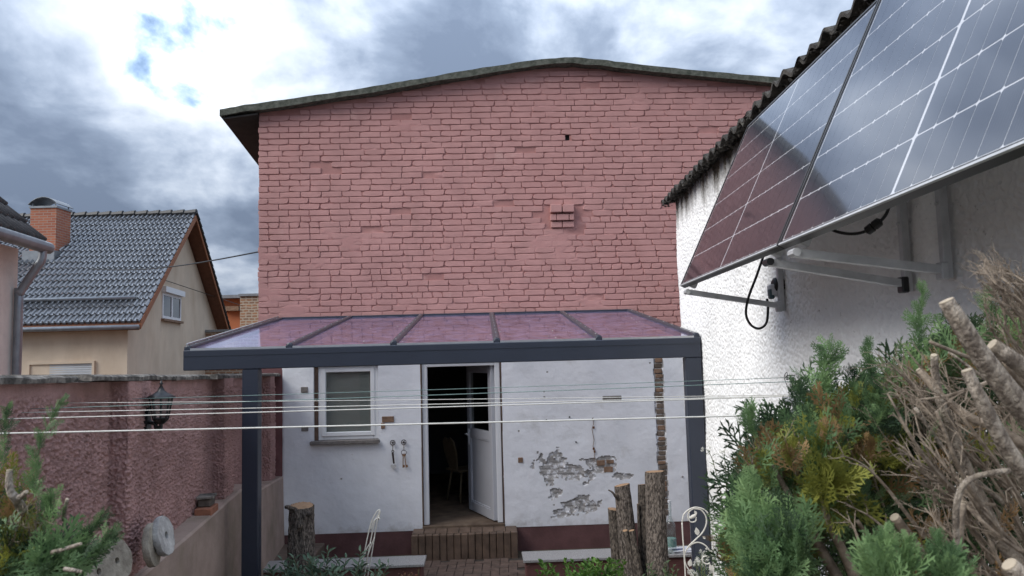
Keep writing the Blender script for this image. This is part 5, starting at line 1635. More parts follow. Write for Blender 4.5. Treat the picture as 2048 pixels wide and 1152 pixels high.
mb = MB(); k0 = P(585, 1018, 7.0); mb.tube(spline([k0 + Vector((.04, .05, -.03)), k0, P(575, 1014, 6.95), P(571, 1015, 6.93)], 4), [.022] * 4 + [.02] * 4 + [.017] * 4 + [.014], 8); part('branch_stub', mb, m_bark2, st1, True)
for (x, y) in ((600, 1052), (618, 1028)):
    mb = MB(); c = P(x, y, 6.98); mb.lathe([(.028, -.02), (.024, .02), (.010, .026)], c, 9, axis=(.1, -1, .1)); part('knot', mb, m_bark2, st1, True)
# right-hand clusters
def cluster(label, d, items, base_px, knots=()):
    bp = P(base_px, 1200, d)
    t = thing('tree_stump', (bp.x, bp.y, 0), label, 'tree stump', 'sawn tree stumps')
    for i, (xb, xt, yt, wb, wt, dd, mm) in enumerate(items):
        bb = P(xb, 1150, dd); base = Vector((bb.x, bb.y, bb.z)); tpp = P(xt, yt, dd)
        dirv = (base - tpp).normalized(); k = (tpp.z + .03) / -dirv.z
        base = tpp + dirv * k
        stem(t, base, tpp, pxr(wb, dd), pxr(wt, dd), 10 + i + int(xb), mm, (random.uniform(-.15, .15), random.uniform(-.2, .2)), nr=64 if wt > 20 else 18, nh=150 if wt > 20 else 60)
    return t
cluster('stump of several thin stems left of the thickest trunk, with two pale cut shoots', 7.05,
        [(1241, 1227, 1018, 36, 24, 7.15, m_bark2), (1262, 1244, 970, 44, 31, 7.05, m_bark), (1276, 1250, 1061, 26, 11, 6.95, m_bark2), (1280, 1263, 1061, 22, 12, 6.92, m_bark2)], 1255)
cluster('tallest and thickest rough-barked stump on the right, beside the plastic bottle', 6.9,
        [(1292, 1286, 969, 30, 22, 7.05, m_bark2), (1316, 1309, 943, 47, 39, 6.9, m_bark), (1281, 1276, 1008, 8, 5, 7.0, m_bark2)], 1305)
mb = MB(); mb.tube(spline([P(1236, 1000, 7.0), P(1229, 990, 6.97), P(1224, 984, 6.95), P(1217, 980, 6.94)], 4), [.012] * 5 + [.009] * 4 + [.007] * 4, 6)
t_ = [o for o in bpy.data.objects if o.get('label', '').startswith('stump of several')][0]; part('branch_stub', mb, m_bark2, t_, True)

# ================================================================== bottle and papers on the slab
m_pet = glass_mat('clear_pet_plastic', 1.5, (0.82, 0.87, 0.86), 0.06, dirt_sheen=0.25, dcol=(.6, .64, .64))
m_lab = mat('green_bottle_label', (0.10, 0.26, 0.22), 0.6, 0.4, 30, col2=(.30, .38, .36))
bpz = 0.2355
bb = P(1342, 1080, 8.45)
bot = thing('plastic_bottle', (bb.x, bb.y, bpz), 'clear plastic bottle with green label behind the thickest stump', 'bottle')
bs_ = P(1332, 1001, 8.45).z - bpz
mb = MB(); mb.lathe([(.05, 0), (.056, .02), (.056, .16), (.052, .17), (.056, .18), (.056, .25), (.05, .30), (.03, .345), (.017, .365), (.017, bs_ - .022)], (bb.x, bb.y, bpz), 18); part('body', mb, m_pet, bot, True)
mb = MB(); mb.lathe([(.019, bs_ - .022), (.019, bs_), (.0, bs_ + .001)], (bb.x, bb.y, bpz), 12); part('cap', mb, m_pvc, bot)
mb = MB(); mb.lathe([(.0575, .07), (.0575, .155)], (bb.x, bb.y, bpz), 18); part('label', mb, m_lab, bot)
m_paper = mat('white_paper', (0.72, 0.73, 0.76), 0.8, 0.06, 20)
m_blue = mat('blue_pen', (0.03, 0.07, 0.25), 0.4, 0.1, 5)
pc = P(1360, 1080, 8.5)
pp_ = thing('paper_stack', (pc.x, pc.y, bpz), 'white papers with a blue pen lying on the granite slab by the bottle', 'papers')
for k, a in enumerate((R(8), R(-6), R(15))):
    mb = MB(); ca, sa = math.cos(a), math.sin(a)
    mb.box((-.12, -.085, k * .009), (.12, .085, k * .009 + .006), lambda x, y, z: Vector((pc.x + x * ca - y * sa, pc.y + x * sa + y * ca, bpz + .001 + z + .02 * max(0, x) * (k == 2)))); part('sheet', mb, m_paper, pp_)
mb = MB(); mb.tube([(pc.x - .1, pc.y - .05, bpz + .034), (pc.x + .03, pc.y - .03, bpz + .034)], .005, 6); part('pen', mb, m_blue, pp_)

# ================================================================== white wire ornaments
m_wht = mat('white_painted_wire', (0.66, 0.64, 0.58), 0.6, 0.2, 30)
sd = 5.9
Q = lambda x, y: P(x, y, sd)
tre = thing('scroll_trellis', Q(1395, 1230), 'white scrolled wire trellis with leaves and a bird at the right canopy post', 'trellis')
def wire(pts, r=.0055, nm='scroll'):
    mb = MB(); mb.tube(spline([Q(*p) for p in pts], 6), r, 6); part(nm, mb, m_wht, tre, True)
wire([(1364, 1045), (1366, 1080), (1369, 1120), (1372, 1180), (1374, 1240)], nm='upright'); wire([(1425, 1040), (1426, 1090), (1427, 1150), (1428, 1240)], nm='upright')
wire([(1364, 1045), (1368, 1028), (1382, 1017), (1396, 1015), (1412, 1022), (1424, 1042)])
wire([(1386, 1017), (1402, 1020), (1412, 1034), (1412, 1050), (1404, 1066), (1390, 1080), (1376, 1094), (1369, 1110), (1372, 1130), (1384, 1148), (1396, 1165)])
wire([(1388, 1016), (1378, 1024), (1376, 1036), (1382, 1044), (1391, 1042), (1392, 1034)])
wire([(1372, 1100), (1384, 1088), (1398, 1085), (1412, 1092), (1422, 1106)])
wire([(1416, 1112), (1406, 1114), (1406, 1124), (1414, 1128), (1420, 1126)])
def leafp(x, y, s, rot, nm='leaf'):
    mb = MB(); pts = [(0, -1), (.55, -.45), (.6, .1), (.3, .6), (0, 1.05), (-.3, .6), (-.6, .1), (-.55, -.45)]
    c = Q(x, y); ca, sa = math.cos(rot), math.sin(rot)
    f = lambda p, d: Vector((c.x + s * (p[0] * ca - p[1] * sa), c.y + d, c.z + s * (p[0] * sa + p[1] * ca)))
    mb.prism(pts, lambda p: f(p, -.003), lambda p: f(p, .003)); part(nm, mb, m_wht, tre)
leafp(1394, 1063, .030, .15); leafp(1380, 1126, .028, -.2); leafp(1422, 1135, .028, .3); leafp(1408, 1075, .014, .6)
mb = MB()
mb.tube(spline([Q(1380, 1037), Q(1384, 1034), Q(1389, 1031), Q(1393, 1027)], 4), [.005, .007, .010, .012, .013, .014, .014, .013, .012, .010, .008, .006, .004], 8)
mb.lathe([(.0, -.012), (.009, -.008), (.011, 0), (.009, .008), (0, .012)], Q(1381, 1035), 8); part('bird', mb, m_wht, tre, True)
leafp(1391, 1025, .016, .5, 'wing')
# leaning white wire obelisk
ob2 = thing('wire_obelisk', P(728, 1180, 6.6), 'leaning white wire plant support behind the grey-green shrub', 'plant support')
Q2 = lambda x, y, d=6.6: P(x, y, d)
for pts in ([(718, 1170), (728, 1110), (741, 1050), (752, 1026), (758, 1020), (760, 1024), (757, 1040)], [(726, 1170), (736, 1110), (748, 1050), (756, 1030), (759, 1022)], [(732, 1170), (744, 1105), (752, 1055), (758, 1030)]):
    mb = MB(); mb.tube(spline([Q2(*p) for p in pts], 5), .0055, 6); part('wire', mb, m_wht, ob2, True)
for pts in ([(741, 1060), (748, 1042), (757, 1036), (760, 1038)], [(733, 1120), (741, 1095), (749, 1075)], [(742, 1085), (734, 1096), (729, 1112)], [(724, 1140), (731, 1128), (738, 1130)]):
    mb = MB(); mb.tube(spline([Q2(*p, 6.58) for p in pts], 5), .005, 6); part('scroll', mb, m_wht, ob2, True)
# ================================================================== CONIFERS in the foreground
m_fol = {
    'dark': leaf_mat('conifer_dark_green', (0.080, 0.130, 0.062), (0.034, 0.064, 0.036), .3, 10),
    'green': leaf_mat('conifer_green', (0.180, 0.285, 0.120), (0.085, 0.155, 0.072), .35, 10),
    'fresh': leaf_mat('conifer_fresh_green', (0.275, 0.410, 0.175), (0.150, 0.255, 0.115), .4, 9),
    'yellow': leaf_mat('conifer_yellow_green', (0.27, 0.27, 0.050), (0.14, 0.16, 0.035), .35, 10),
    'brown': leaf_mat('conifer_dry_brown', (0.30, 0.185, 0.085), (0.16, 0.10, 0.05), .25, 12),
}
m_twig = mat('dead_grey_twig', (0.335, 0.275, 0.215), 0.9, 0.45, 30, 0.4, 120, col2=(0.13, 0.10, 0.075))
m_limb = mat('pale_pruned_limb', (0.40, 0.345, 0.285), 0.9, 0.4, 70, 1.0, 160, col2=(0.16, 0.13, 0.105), bdist=.010, lo=.40, hi=.60, stretch=(1, 1, .6), detail=8)
overlay(m_limb, (0.20, 0.165, 0.125), 14, 0.52, 0.68, detail=8)
m_limbcut = mat('pale_cut_wood', (0.44, 0.37, 0.28), 0.9, 0.2, 40)

def spray_template(seed):
    """flat scale-leaf spray, 1 unit long, axis +z, lying in the xz plane"""
    r = random.Random(seed); vs = []; fs = []
    def strip(a, b, w0, w1, plane_y):
        a = Vector(a); b = Vector(b); d = (b - a); s = Vector((d.z, 0, -d.x)).normalized()
        lift = Vector((0, 1, 0)) * w0 * .35
        m_ = a.lerp(b, .55)
        k = len(vs)
        vs.extend([a - s * w0 * .6, a + s * w0 * .6, m_ + s * w0, b + s * w1 * .4, b - s * w1 * .4, m_ - s * w0])
        fs.append((k, k + 1, k + 2, k + 5)); fs.append((k + 5, k + 2, k + 3, k + 4))
    bend = r.uniform(-.12, .12)
    ax = [Vector((bend * t * t, r.uniform(-.01, .01) + .10 * t * t * r.uniform(-1, 1), t)) for t in np.linspace(0, 1, 5)]
    for a, b in zip(ax[:-1], ax[1:]): strip(a, b, .020, .018, 0)
    nb_ = 12
    for i in range(nb_):
        t = .08 + .86 * i / nb_; side = 1 if i % 2 else -1
        k = min(int(t * 4), 3); p = ax[k].lerp(ax[k + 1], t * 4 - k)
        Lb = (.50 * (1 - t) ** .75 + .07) * r.uniform(.75, 1.15)
        ang = R(r.uniform(30, 48)) * side + bend
        d = Vector((math.sin(ang), r.uniform(-.18, .18), math.cos(ang)))
        q1 = p + d * Lb * .5; d2 = (d + Vector((0, r.uniform(-.1, .1), .25))).normalized(); q2 = q1 + d2 * Lb * .5
        strip(p, q1, .019, .019, 0); strip(q1, q2, .019, .010, 0)
        ns = max(2, int(Lb * 9))
        for j in range(ns):
            tt = (j + .6) / (ns + .3); s2 = 1 if j % 2 else -1
            pp2 = p.lerp(q1, tt * 2) if tt < .5 else q1.lerp(q2, tt * 2 - 1)
            a2 = ang + R(r.uniform(28, 45)) * s2; l2 = (.17 * (1 - tt) + .05) * r.uniform(.7, 1.2)
            strip(pp2, pp2 + Vector((math.sin(a2), r.uniform(-.25, .25), math.cos(a2))) * l2, .017, .009, 0)
    return np.array([tuple(v) for v in vs]), np.array(fs)
TEMPL = [spray_template(s) for s in range(7)]

class Foliage:
    def __init__(s): s.V = {}; s.F = {}; s.n = {}
    def put(s, key, T, Rm, t, sc):
        v, f = T
        w = (v * sc) @ Rm.T + t
        s.V.setdefault(key, []).append(w); s.F.setdefault(key, []).append(f + s.n.get(key, 0)); s.n[key] = s.n.get(key, 0) + len(v)
    def build(s, parent, nm='foliage'):
        for key in s.V:
            o = link(nm, fast_mesh(nm, np.concatenate(s.V[key]), np.concatenate(s.F[key])), m_fol[key], parent)
            tag(o, kind='stuff')

def basis(d, roll):
    d = d / np.linalg.norm(d)
    up = np.array([0, 0, 1.0]) if abs(d[2]) < .95 else np.array([1.0, 0, 0])
    x = np.cross(up, d); x /= np.linalg.norm(x); y = np.cross(d, x)
    c, s_ = math.cos(roll), math.sin(roll)
    return np.stack([x * c + y * s_, y * c - x * s_, d], 1)

def clump(F, px, py, Y, rx, ry, n, keys, L=(.07, .13), lean=(0, 0, 1), upw=.7, outw=.6, rnd=.45, shell=.45, rz=None):
    c = np.array(P(px, py, Y)); k = Y / F_PX
    rad = np.array([rx * k, (rz if rz else max(rx, ry) * k), ry * k])
    for _ in range(n):
        d = rng.normal(size=3); d /= np.linalg.norm(d)
        rr = shell + (1 - shell) * rng.random()
        pos = c + d * rad * rr
        dirv = d * outw + np.array(lean) * upw + rng.normal(size=3) * rnd
        key = keys[rng.integers(len(keys))]
        l_ = rng.uniform(*L)
        F.put(key, TEMPL[rng.integers(7)], basis(dirv, rng.uniform(0, 6.28)), pos - dirv / np.linalg.norm(dirv) * l_ * .4, l_)
def shoot(F, pts, n, key, L=(.035, .06), w=.5):
    """upright leader: sprays set along a stem, pts in (px,py,Y)"""
    ps = spline([P(*p) for p in pts], 8)
    for k in range(n):
        t = k / (n - 1); i = min(int(t * (len(ps) - 1)), len(ps) - 2); p = ps[i].lerp(ps[i + 1], t * (len(ps) - 1) - i)
        ax = np.array((ps[i + 1] - ps[i]).normalized()); d = ax + rng.normal(size=3) * w
        l_ = rng.uniform(*L) * (1.15 - .6 * t)
        kk = key[rng.integers(len(key))] if isinstance(key, (list, tuple)) else key
        F.put(kk, TEMPL[rng.integers(7)], basis(d, rng.uniform(0, 6.28)), np.array(p), l_)

def limb(t, pts, r0, r1, nm='limb', m=None, cut=True, n=10):
    ps = spline([P(*p) for p in pts], 8); N = len(ps)
    ps = [p + Vector((random.uniform(-1, 1), random.uniform(-1, 1), random.uniform(-1, 1))) * r0 * .03 for p in ps]
    ph = random.uniform(0, 50)
    rs = [(r0 + (r1 - r0) * i / (N - 1)) * (1 + .09 * (float(vnoise(i * .45 + ph, 2, 3)) - .5) + (.06 if random.random() < .05 else 0)) for i in range(N)]
    mb = MB(); mb.tube(ps, rs, n); o = part(nm, mb, m or m_limb, t, True)
    if cut:
        d = (ps[0] - ps[1]).normalized(); mb = MB(); mb.lathe([(rs[0] * .97, 0), (rs[0] * .9, .0015), (0, .002)], ps[0] + d * .001, 12, axis=d); c = part('cut_face', mb, m_limbcut, t); setpar(c, o)
    return o

def twigs(mb, pts, r, nside, lrange, spread=40, sub=2, rs=.45):
    """a branch with side twigs; pts world vectors from thick to thin"""
    ps = spline(pts, 5); N = len(ps)
    mb.tube(ps, [r * (1 - .75 * i / (N - 1)) for i in range(N)], 5, caps=False)
    for k in range(nside):
        t = random.uniform(.15, 1.0); i = min(int(t * (N - 1)), N - 2); p = ps[i]; ax = (ps[i + 1] - ps[i]).normalized()
        def side(ax, sp):
            pr = ax.orthogonal().normalized(); pr.rotate(Matrix.Rotation(random.uniform(0, 6.28), 3, ax))
            a = R(random.uniform(sp * .4, sp * 1.2)); return (ax * math.cos(a) + pr * math.sin(a)).normalized()
        d = side(ax, spread); l_ = random.uniform(*lrange); r2 = max(r * rs * (1 - .5 * t), .0008)
        q1 = p + d * l_ * .5; d2 = (d + side(ax, 60) * .35).normalized(); q2 = q1 + d2 * l_ * .5
        mb.tube([p, q1, q2], [r2, r2 * .75, r2 * .35], 4, caps=False)
        for _ in range(sub):
            s0 = p.lerp(q1, random.uniform(.3, 1)) if random.random() < .5 else q1.lerp(q2, random.random())
            d3 = side(d2, 55); l3 = l_ * random.uniform(.2, .55); mb.tube([s0, s0 + d3 * l3 * .5 + Vector((0, 0, .004)), s0 + d3 * l3], [r2 * .6, r2 * .45, r2 * .2], 3, caps=False)

# ---- conifer A: green cut-back conifer in front of the shed
cA_ = thing('conifer', (P(1640, 1000, 1.9).x, 1.9, .78), 'green cut-back conifer with a yellow tuft in front of the white shed', 'conifer')
F = Foliage()
def edge_line(x):                     # upper silhouette of the hedge mass in the picture
    return float(np.interp(x, [1445, 1468, 1500, 1528, 1580, 1640, 1700, 1780, 1850, 1950, 2060], [1120, 1020, 915, 875, 825, 800, 790, 770, 700, 660, 640]))
def mass(F, x0, x1, ymax, Y0, Y1, n, pick, L, up=.8, rnd=.5, ymin=0):
    """sprays scattered through the whole hedge volume under its silhouette, denser near the edge"""
    for _ in range(n):
        x = rng.uniform(x0, x1); e0 = edge_line(x) + 26
        y = e0 + (ymax - e0) * rng.random() ** 1.25
        if y < ymin: continue
        t = rng.random(); Y = Y0 + (Y1 - Y0) * t
        l_ = rng.uniform(*L)
        lean = np.array([-.22 + (x - 1425) / 1100, -.45, up]) + rng.normal(size=3) * rnd
        F.put(pick(x, y, t), TEMPL[rng.integers(7)], basis(lean, rng.uniform(0, 6.28)), np.array(P(x, y + 8, Y)), l_)
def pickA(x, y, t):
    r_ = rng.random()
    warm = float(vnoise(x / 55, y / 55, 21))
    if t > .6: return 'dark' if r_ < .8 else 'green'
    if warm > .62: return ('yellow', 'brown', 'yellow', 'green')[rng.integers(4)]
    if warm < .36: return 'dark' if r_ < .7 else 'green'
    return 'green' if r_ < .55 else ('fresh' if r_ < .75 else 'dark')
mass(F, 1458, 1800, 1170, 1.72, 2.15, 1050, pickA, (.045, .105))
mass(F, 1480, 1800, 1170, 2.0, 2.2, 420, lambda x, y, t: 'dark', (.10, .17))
clump(F, 1655, 965, 1.62, 42, 34, 26, ('yellow',), (.07, .12), lean=(-.3, -.3, .6))
clump(F, 1645, 905, 1.66, 30, 50, 20, ('yellow', 'green'), (.07, .12), lean=(0, -.3, .9))
clump(F, 1680, 1020, 1.66, 46, 26, 14, ('yellow', 'green'), (.06, .11), lean=(.2, -.3, -.3))
clump(F, 1535, 1122, 1.60, 58, 58, 190, ('fresh', 'green', 'fresh'), (.045, .085), upw=1.0, rnd=.4, shell=.1)
clump(F, 1505, 1055, 1.66, 30, 56, 44, ('fresh', 'green'), (.06, .11), upw=1.1, rnd=.4)
clump(F, 1570, 1085, 1.62, 40, 80, 70, ('fresh', 'green', 'dark'), (.06, .12), upw=1.1, rnd=.4)
shoot(F, [(1640, 800, 1.85), (1645, 760, 1.85), (1655, 725, 1.85), (1662, 700, 1.85)], 30, ('green', 'green', 'fresh'), (.055, .085), .45)
shoot(F, [(1745, 770, 1.9), (1740, 740, 1.9), (1737, 712, 1.9), (1738, 695, 1.9)], 18, 'green', (.04, .06), .35)
shoot(F, [(1590, 830, 1.8), (1600, 800, 1.8), (1598, 770, 1.8)], 18, ('green', 'dark'), (.045, .075), .5)
shoot(F, [(1520, 880, 1.85), (1505, 850, 1.85), (1500, 828, 1.85)], 18, ('green', 'fresh'), (.045, .075), .5)
shoot(F, [(1715, 800, 1.9), (1712, 770, 1.9), (1705, 745, 1.9)], 14, ('green', 'dark'), (.04, .065), .5)
for k in range(16):
    x = rng.uniform(1475, 1790); y = edge_line(x) + rng.uniform(-8, 60); d = rng.uniform(1.7, 1.95); h_ = rng.uniform(35, 75)
    shoot(F, [(x, y + h_ * .6, d), (x + rng.uniform(-6, 6), y, d), (x + rng.uniform(-10, 12), y - h_ * .4, d)], 16, ('green', 'fresh', 'dark') if rng.random() < .7 else ('yellow', 'green'), (.03, .06), .45)
for k in range(26):
    x = rng.uniform(1460, 1780); y = edge_line(x) + rng.uniform(60, 300); d = rng.uniform(1.62, 1.8); h_ = rng.uniform(35, 75)
    shoot(F, [(x, y + h_ * .6, d), (x + rng.uniform(-6, 6), y, d), (x + rng.uniform(-14, 10), y - h_ * .4, d)], 14, ('green', 'fresh', 'green') if rng.random() < .6 else ('yellow', 'brown'), (.03, .06), .45)
F.build(cA_)
limb(cA_, [(1545, 930, 1.72), (1575, 985, 1.72), (1620, 1060, 1.72), (1690, 1180, 1.72)], .004, .017 * .75, m=m_twig, cut=False)
limb(cA_, [(1640, 985, 1.63), (1660, 1050, 1.65), (1690, 1110, 1.68), (1730, 1200, 1.7)], .004, .018 * .75, m=m_twig, cut=False)
limb(cA_, [(1612, 880, 1.74), (1618, 930, 1.75), (1630, 990, 1.78), (1660, 1060, 1.8)], .004, .013 * .75, m=m_twig, cut=False)
limb(cA_, [(1715, 1042, 1.62), (1740, 1080, 1.66), (1775, 1130, 1.7), (1810, 1190, 1.72)], .004, .013 * .75, m=m_twig, cut=False)
mb = MB()
for pts, r in (([(1850, 1075, 1.5), (1800, 1010, 1.48), (1760, 960, 1.47), (1720, 925, 1.46), (1680, 910, 1.45)], .0042), ([(1800, 1110, 1.5), (1775, 1065, 1.48), (1735, 1030, 1.47), (1692, 1010, 1.46)], .0036),
               ([(1740, 1160, 1.55), (1710, 1060, 1.55), (1690, 1035, 1.55)], .004)):
    twigs(mb, [P(*p) for p in pts], r, 7, (.02, .05), 45, 1)
for k in range(60):
    x = random.uniform(1480, 1760); y = random.uniform(840, 1120); d = random.uniform(1.65, 1.95)
    twigs(mb, [P(x + 30, y + 90, d + .05), P(x + 12, y + 40, d), P(x, y, d - .03)], random.uniform(.0018, .0035), 4, (.02, .06), 45, 1)
tag(part('dry_twigs', mb, m_twig, cA_, fixn=False), kind='stuff')

# ---- conifer B: pruned conifer, mostly bare grey branches, at the right edge
cB_ = thing('conifer', (P(2000, 1000, 1.5).x, 1.5, .78), 'hard-pruned conifer of bare grey branches at the right edge', 'conifer')
limb(cB_, [(1893, 603, 1.22), (1925, 655, 1.22), (1965, 715, 1.23), (2030, 800, 1.25), (2110, 900, 1.28), (2200, 1020, 1.3)], .0125, .021, n=16)
limb(cB_, [(1934, 742, 1.18), (1962, 800, 1.18), (2010, 890, 1.2), (2070, 980, 1.22), (2140, 1080, 1.25)], .0085, .015, n=16)
limb(cB_, [(1985, 690, 1.3), (2020, 715, 1.3), (2080, 760, 1.32), (2160, 840, 1.34)], .0115, .018, n=12)
limb(cB_, [(1868, 712, 1.4), (1872, 760, 1.42), (1890, 830, 1.44), (1930, 930, 1.47), (2000, 1080, 1.5)], .006, .012, n=9)
limb(cB_, [(1838, 740, 1.45), (1880, 790, 1.44), (1940, 835, 1.42), (2000, 860, 1.4), (2090, 920, 1.4)], .006, .010, n=9, m=m_twig)
limb(cB_, [(1930, 960, 1.4), (1975, 1040, 1.42), (2030, 1120, 1.44), (2080, 1200, 1.46)], .010, .018, n=10)
limb(cB_, [(1925, 1005, 1.36), (1918, 1060, 1.36), (1912, 1130, 1.37), (1910, 1190, 1.38)], .007, .009, n=8, m=m_twig)
limb(cB_, [(1790, 1035, 1.6), (1830, 1090, 1.62), (1870, 1150, 1.64), (1900, 1200, 1.66)], .010, .014, n=9, m=m_twig)
limb(cB_, [(2020, 1130, 1.2), (2060, 1170, 1.2), (2120, 1230, 1.2)], .013, .017, n=12)
limb(cB_, [(2056, 938, 1.3), (1985, 945, 1.3), (1935, 962, 1.3), (1915, 1000, 1.31), (1912, 1060, 1.33), (1918, 1130, 1.35)], .0045, .006, n=7, cut=False)
mb = MB()
def fan(n, ex, ey, sx, sy, dr, rr, ns, lr, sub, bow=25):
    for _ in range(n):
        x1 = random.uniform(*ex); y1 = random.uniform(*ey); x0 = x1 + random.uniform(*sx); y0 = y1 + random.uniform(*sy); d = random.uniform(*dr)
        mx_, my_ = (x0 + x1) / 2 + random.uniform(-bow, bow), (y0 + y1) / 2 + random.uniform(-bow, bow)
        twigs(mb, [P(x0, y0, d + .08), P(mx_, my_, d + random.uniform(-.03, .05)), P(x1, y1, d)], random.uniform(*rr), ns, lr, 38, sub)
for k in range(12):
    x1, y1 = random.uniform(1780, 2030), random.uniform(640, 960); d = random.uniform(1.3, 1.7); L_ = random.uniform(160, 330); a_ = R(random.uniform(28, 62))
    x0, y0 = x1 + L_ * math.cos(a_), y1 + L_ * math.sin(a_)
    limb(cB_, [(x1, y1, d), ((x0 + x1) / 2 + random.uniform(-22, 22), (y0 + y1) / 2 + random.uniform(-22, 22), d + .03), (x0, y0, d + .08)], random.uniform(.0022, .004), random.uniform(.005, .0085), nm='branch', m=m_twig if k % 3 else m_limb, cut=False, n=7)
fan(26, (1775, 2048), (690, 900), (90, 260), (150, 330), (1.3, 1.75), (.0028, .006), 9, (.03, .10), 2)
fan(22, (1960, 2048), (535, 640), (40, 160), (60, 170), (1.25, 1.6), (.0022, .004), 9, (.02, .07), 2)
fan(14, (1955, 1990), (528, 560), (60, 120), (50, 110), (1.3, 1.5), (.0018, .003), 8, (.02, .06), 2)
fan(18, (1750, 1830), (690, 790), (80, 190), (110, 230), (1.5, 1.85), (.0022, .0045), 10, (.02, .07), 2)
fan(22, (1800, 2040), (860, 1080), (80, 200), (120, 250), (1.35, 1.7), (.003, .0065), 8, (.03, .09), 2)
fan(26, (1760, 2048), (760, 1000), (60, 260), (100, 260), (1.7, 2.1), (.003, .006), 8, (.03, .10), 2)
for pts, r in (([(1930, 1010, 1.45), (1880, 1010, 1.42), (1850, 950, 1.4), (1815, 905, 1.4)], .0035), ([(1990, 1010, 1.4), (1900, 1000, 1.4), (1840, 975, 1.4)], .003), ([(1990, 760, 1.35), (1900, 790, 1.35), (1830, 800, 1.36)], .004), ([(2060, 820, 1.3), (1980, 815, 1.3), (1940, 820, 1.31)], .0035)):
    twigs(mb, [P(*p) for p in pts], r, 9, (.02, .06), 45, 2)
tag(part('dry_twigs', mb, m_twig, cB_, fixn=False), kind='stuff')
F = Foliage()
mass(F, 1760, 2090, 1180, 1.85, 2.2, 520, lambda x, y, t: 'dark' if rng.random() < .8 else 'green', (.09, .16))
mass(F, 1780, 2060, 760, 1.7, 1.85, 200, lambda x, y, t: ('green', 'fresh', 'green', 'brown')[rng.integers(4)], (.04, .085), up=1.0)
mass(F, 1800, 2060, 1170, 1.45, 1.75, 60, lambda x, y, t: ('green', 'yellow', 'brown', 'dark')[rng.integers(4)], (.05, .10), ymin=850)
shoot(F, [(1830, 720, 1.75), (1838, 660, 1.75), (1842, 615, 1.75), (1845, 580, 1.75)], 30, ('fresh', 'green'), (.04, .06), .5)
shoot(F, [(1985, 660, 1.7), (1975, 620, 1.7), (1978, 590, 1.7)], 22, ('fresh', 'green'), (.04, .06), .5)
F.build(cB_)

# ---- conifer C: fresh shoots nearest the camera at the bottom right
cC_ = thing('conifer', (P(1830, 1150, 1.25).x, 1.25, .78), 'fresh green conifer shoots poking up at the bottom, in front of the bare branches', 'conifer')
F = Foliage()
clump(F, 1775, 1150, 1.25, 40, 34, 34, ('fresh', 'green'), (0.046, 0.094), upw=1.2, rnd=.3)
clump(F, 1885, 1160, 1.25, 40, 30, 26, ('fresh', 'green'), (0.046, 0.094), upw=1.2, rnd=.3)
shoot(F, [(1770, 1140, 1.25), (1770, 1100, 1.25), (1772, 1062, 1.25)], 30, ('fresh', 'green'), (.03, .045), .45)
shoot(F, [(1800, 1150, 1.25), (1808, 1110, 1.25), (1812, 1085, 1.25)], 24, ('fresh', 'green'), (.03, .045), .45)
shoot(F, [(1880, 1150, 1.25), (1882, 1110, 1.25), (1880, 1078, 1.25)], 26, ('fresh', 'green'), (.03, .045), .45)
shoot(F, [(1915, 1160, 1.25), (1920, 1120, 1.25)], 20, ('fresh', 'green'), (.03, .045), .45)
F.build(cC_)
mb = MB()
for x in (1770, 1805, 1882, 1915):
    b0 = P(x, 1150, 1.25); mb.tube([Vector((b0.x + .05, 1.3, .80)), Vector((b0.x + .02, 1.27, b0.z - .15)), b0], [.008, .005, .003], 6)
part('stems', mb, m_twig, cC_, True)

# ---- conifer D: at the left edge
cD_ = thing('conifer', (P(70, 1100, 1.5).x, 1.5, .78), 'pruned green conifer with a pale horn-shaped stub at the bottom left', 'conifer')
F = Foliage()
clump(F, 65, 1145, 1.55, 84, 44, 110, ('dark', 'green', 'green'), (.06, .12), lean=(.5, 0, .7), shell=.1)
clump(F, 105, 1130, 1.42, 45, 34, 46, ('green', 'fresh', 'dark'), (.06, .11), lean=(.6, 0, .7))
clump(F, 25, 1110, 1.45, 45, 50, 50, ('green', 'yellow', 'dark'), (.05, .09))
clump(F, 35, 1040, 1.55, 45, 40, 40, ('brown', 'dark', 'yellow'), (.05, .08), shell=.1)
clump(F, 15, 970, 1.6, 20, 45, 16, ('yellow', 'brown', 'green'), (.05, .08), upw=1)
shoot(F, [(68, 1000, 1.5), (70, 950, 1.5), (80, 890, 1.5), (105, 835, 1.5), (128, 800, 1.5)], 56, ('fresh', 'green', 'green'), (.022, .042), .35)
shoot(F, [(100, 1070, 1.45), (100, 1030, 1.45), (102, 1000, 1.45)], 26, ('fresh', 'green'), (.035, .06), .4)
shoot(F, [(140, 1110, 1.45), (175, 1070, 1.45), (205, 1030, 1.45)], 28, ('dark', 'green'), (.03, .05), .35)
shoot(F, [(150, 1130, 1.4), (195, 1095, 1.4), (228, 1065, 1.4)], 26, ('dark', 'green'), (.03, .05), .3)
shoot(F, [(5, 940, 1.55), (8, 880, 1.55), (12, 840, 1.55), (20, 815, 1.55)], 30, ('green', 'dark'), (.02, .04), .35)
F.build(cD_)
limb(cD_, [(19, 942, 1.45), (18, 965, 1.45), (22, 985, 1.45), (32, 998, 1.46), (45, 1020, 1.5)], .0055, .009, n=9)
limb(cD_, [(52, 984, 1.44), (44, 992, 1.45), (32, 999, 1.46)], .004, .007, n=8)
limb(cD_, [(160, 1088, 1.36), (130, 1098, 1.38), (105, 1105, 1.4)], .003, .0045, n=7, m=m_limb)
limb(cD_, [(160, 1143, 1.33), (145, 1140, 1.33), (130, 1138, 1.34)], .003, .004, n=7, m=m_limb)
limb(cD_, [(134, 1000, 1.45), (130, 1018, 1.46), (127, 1040, 1.48)], .003, .004, n=7, m=m_limb)
mb = MB()
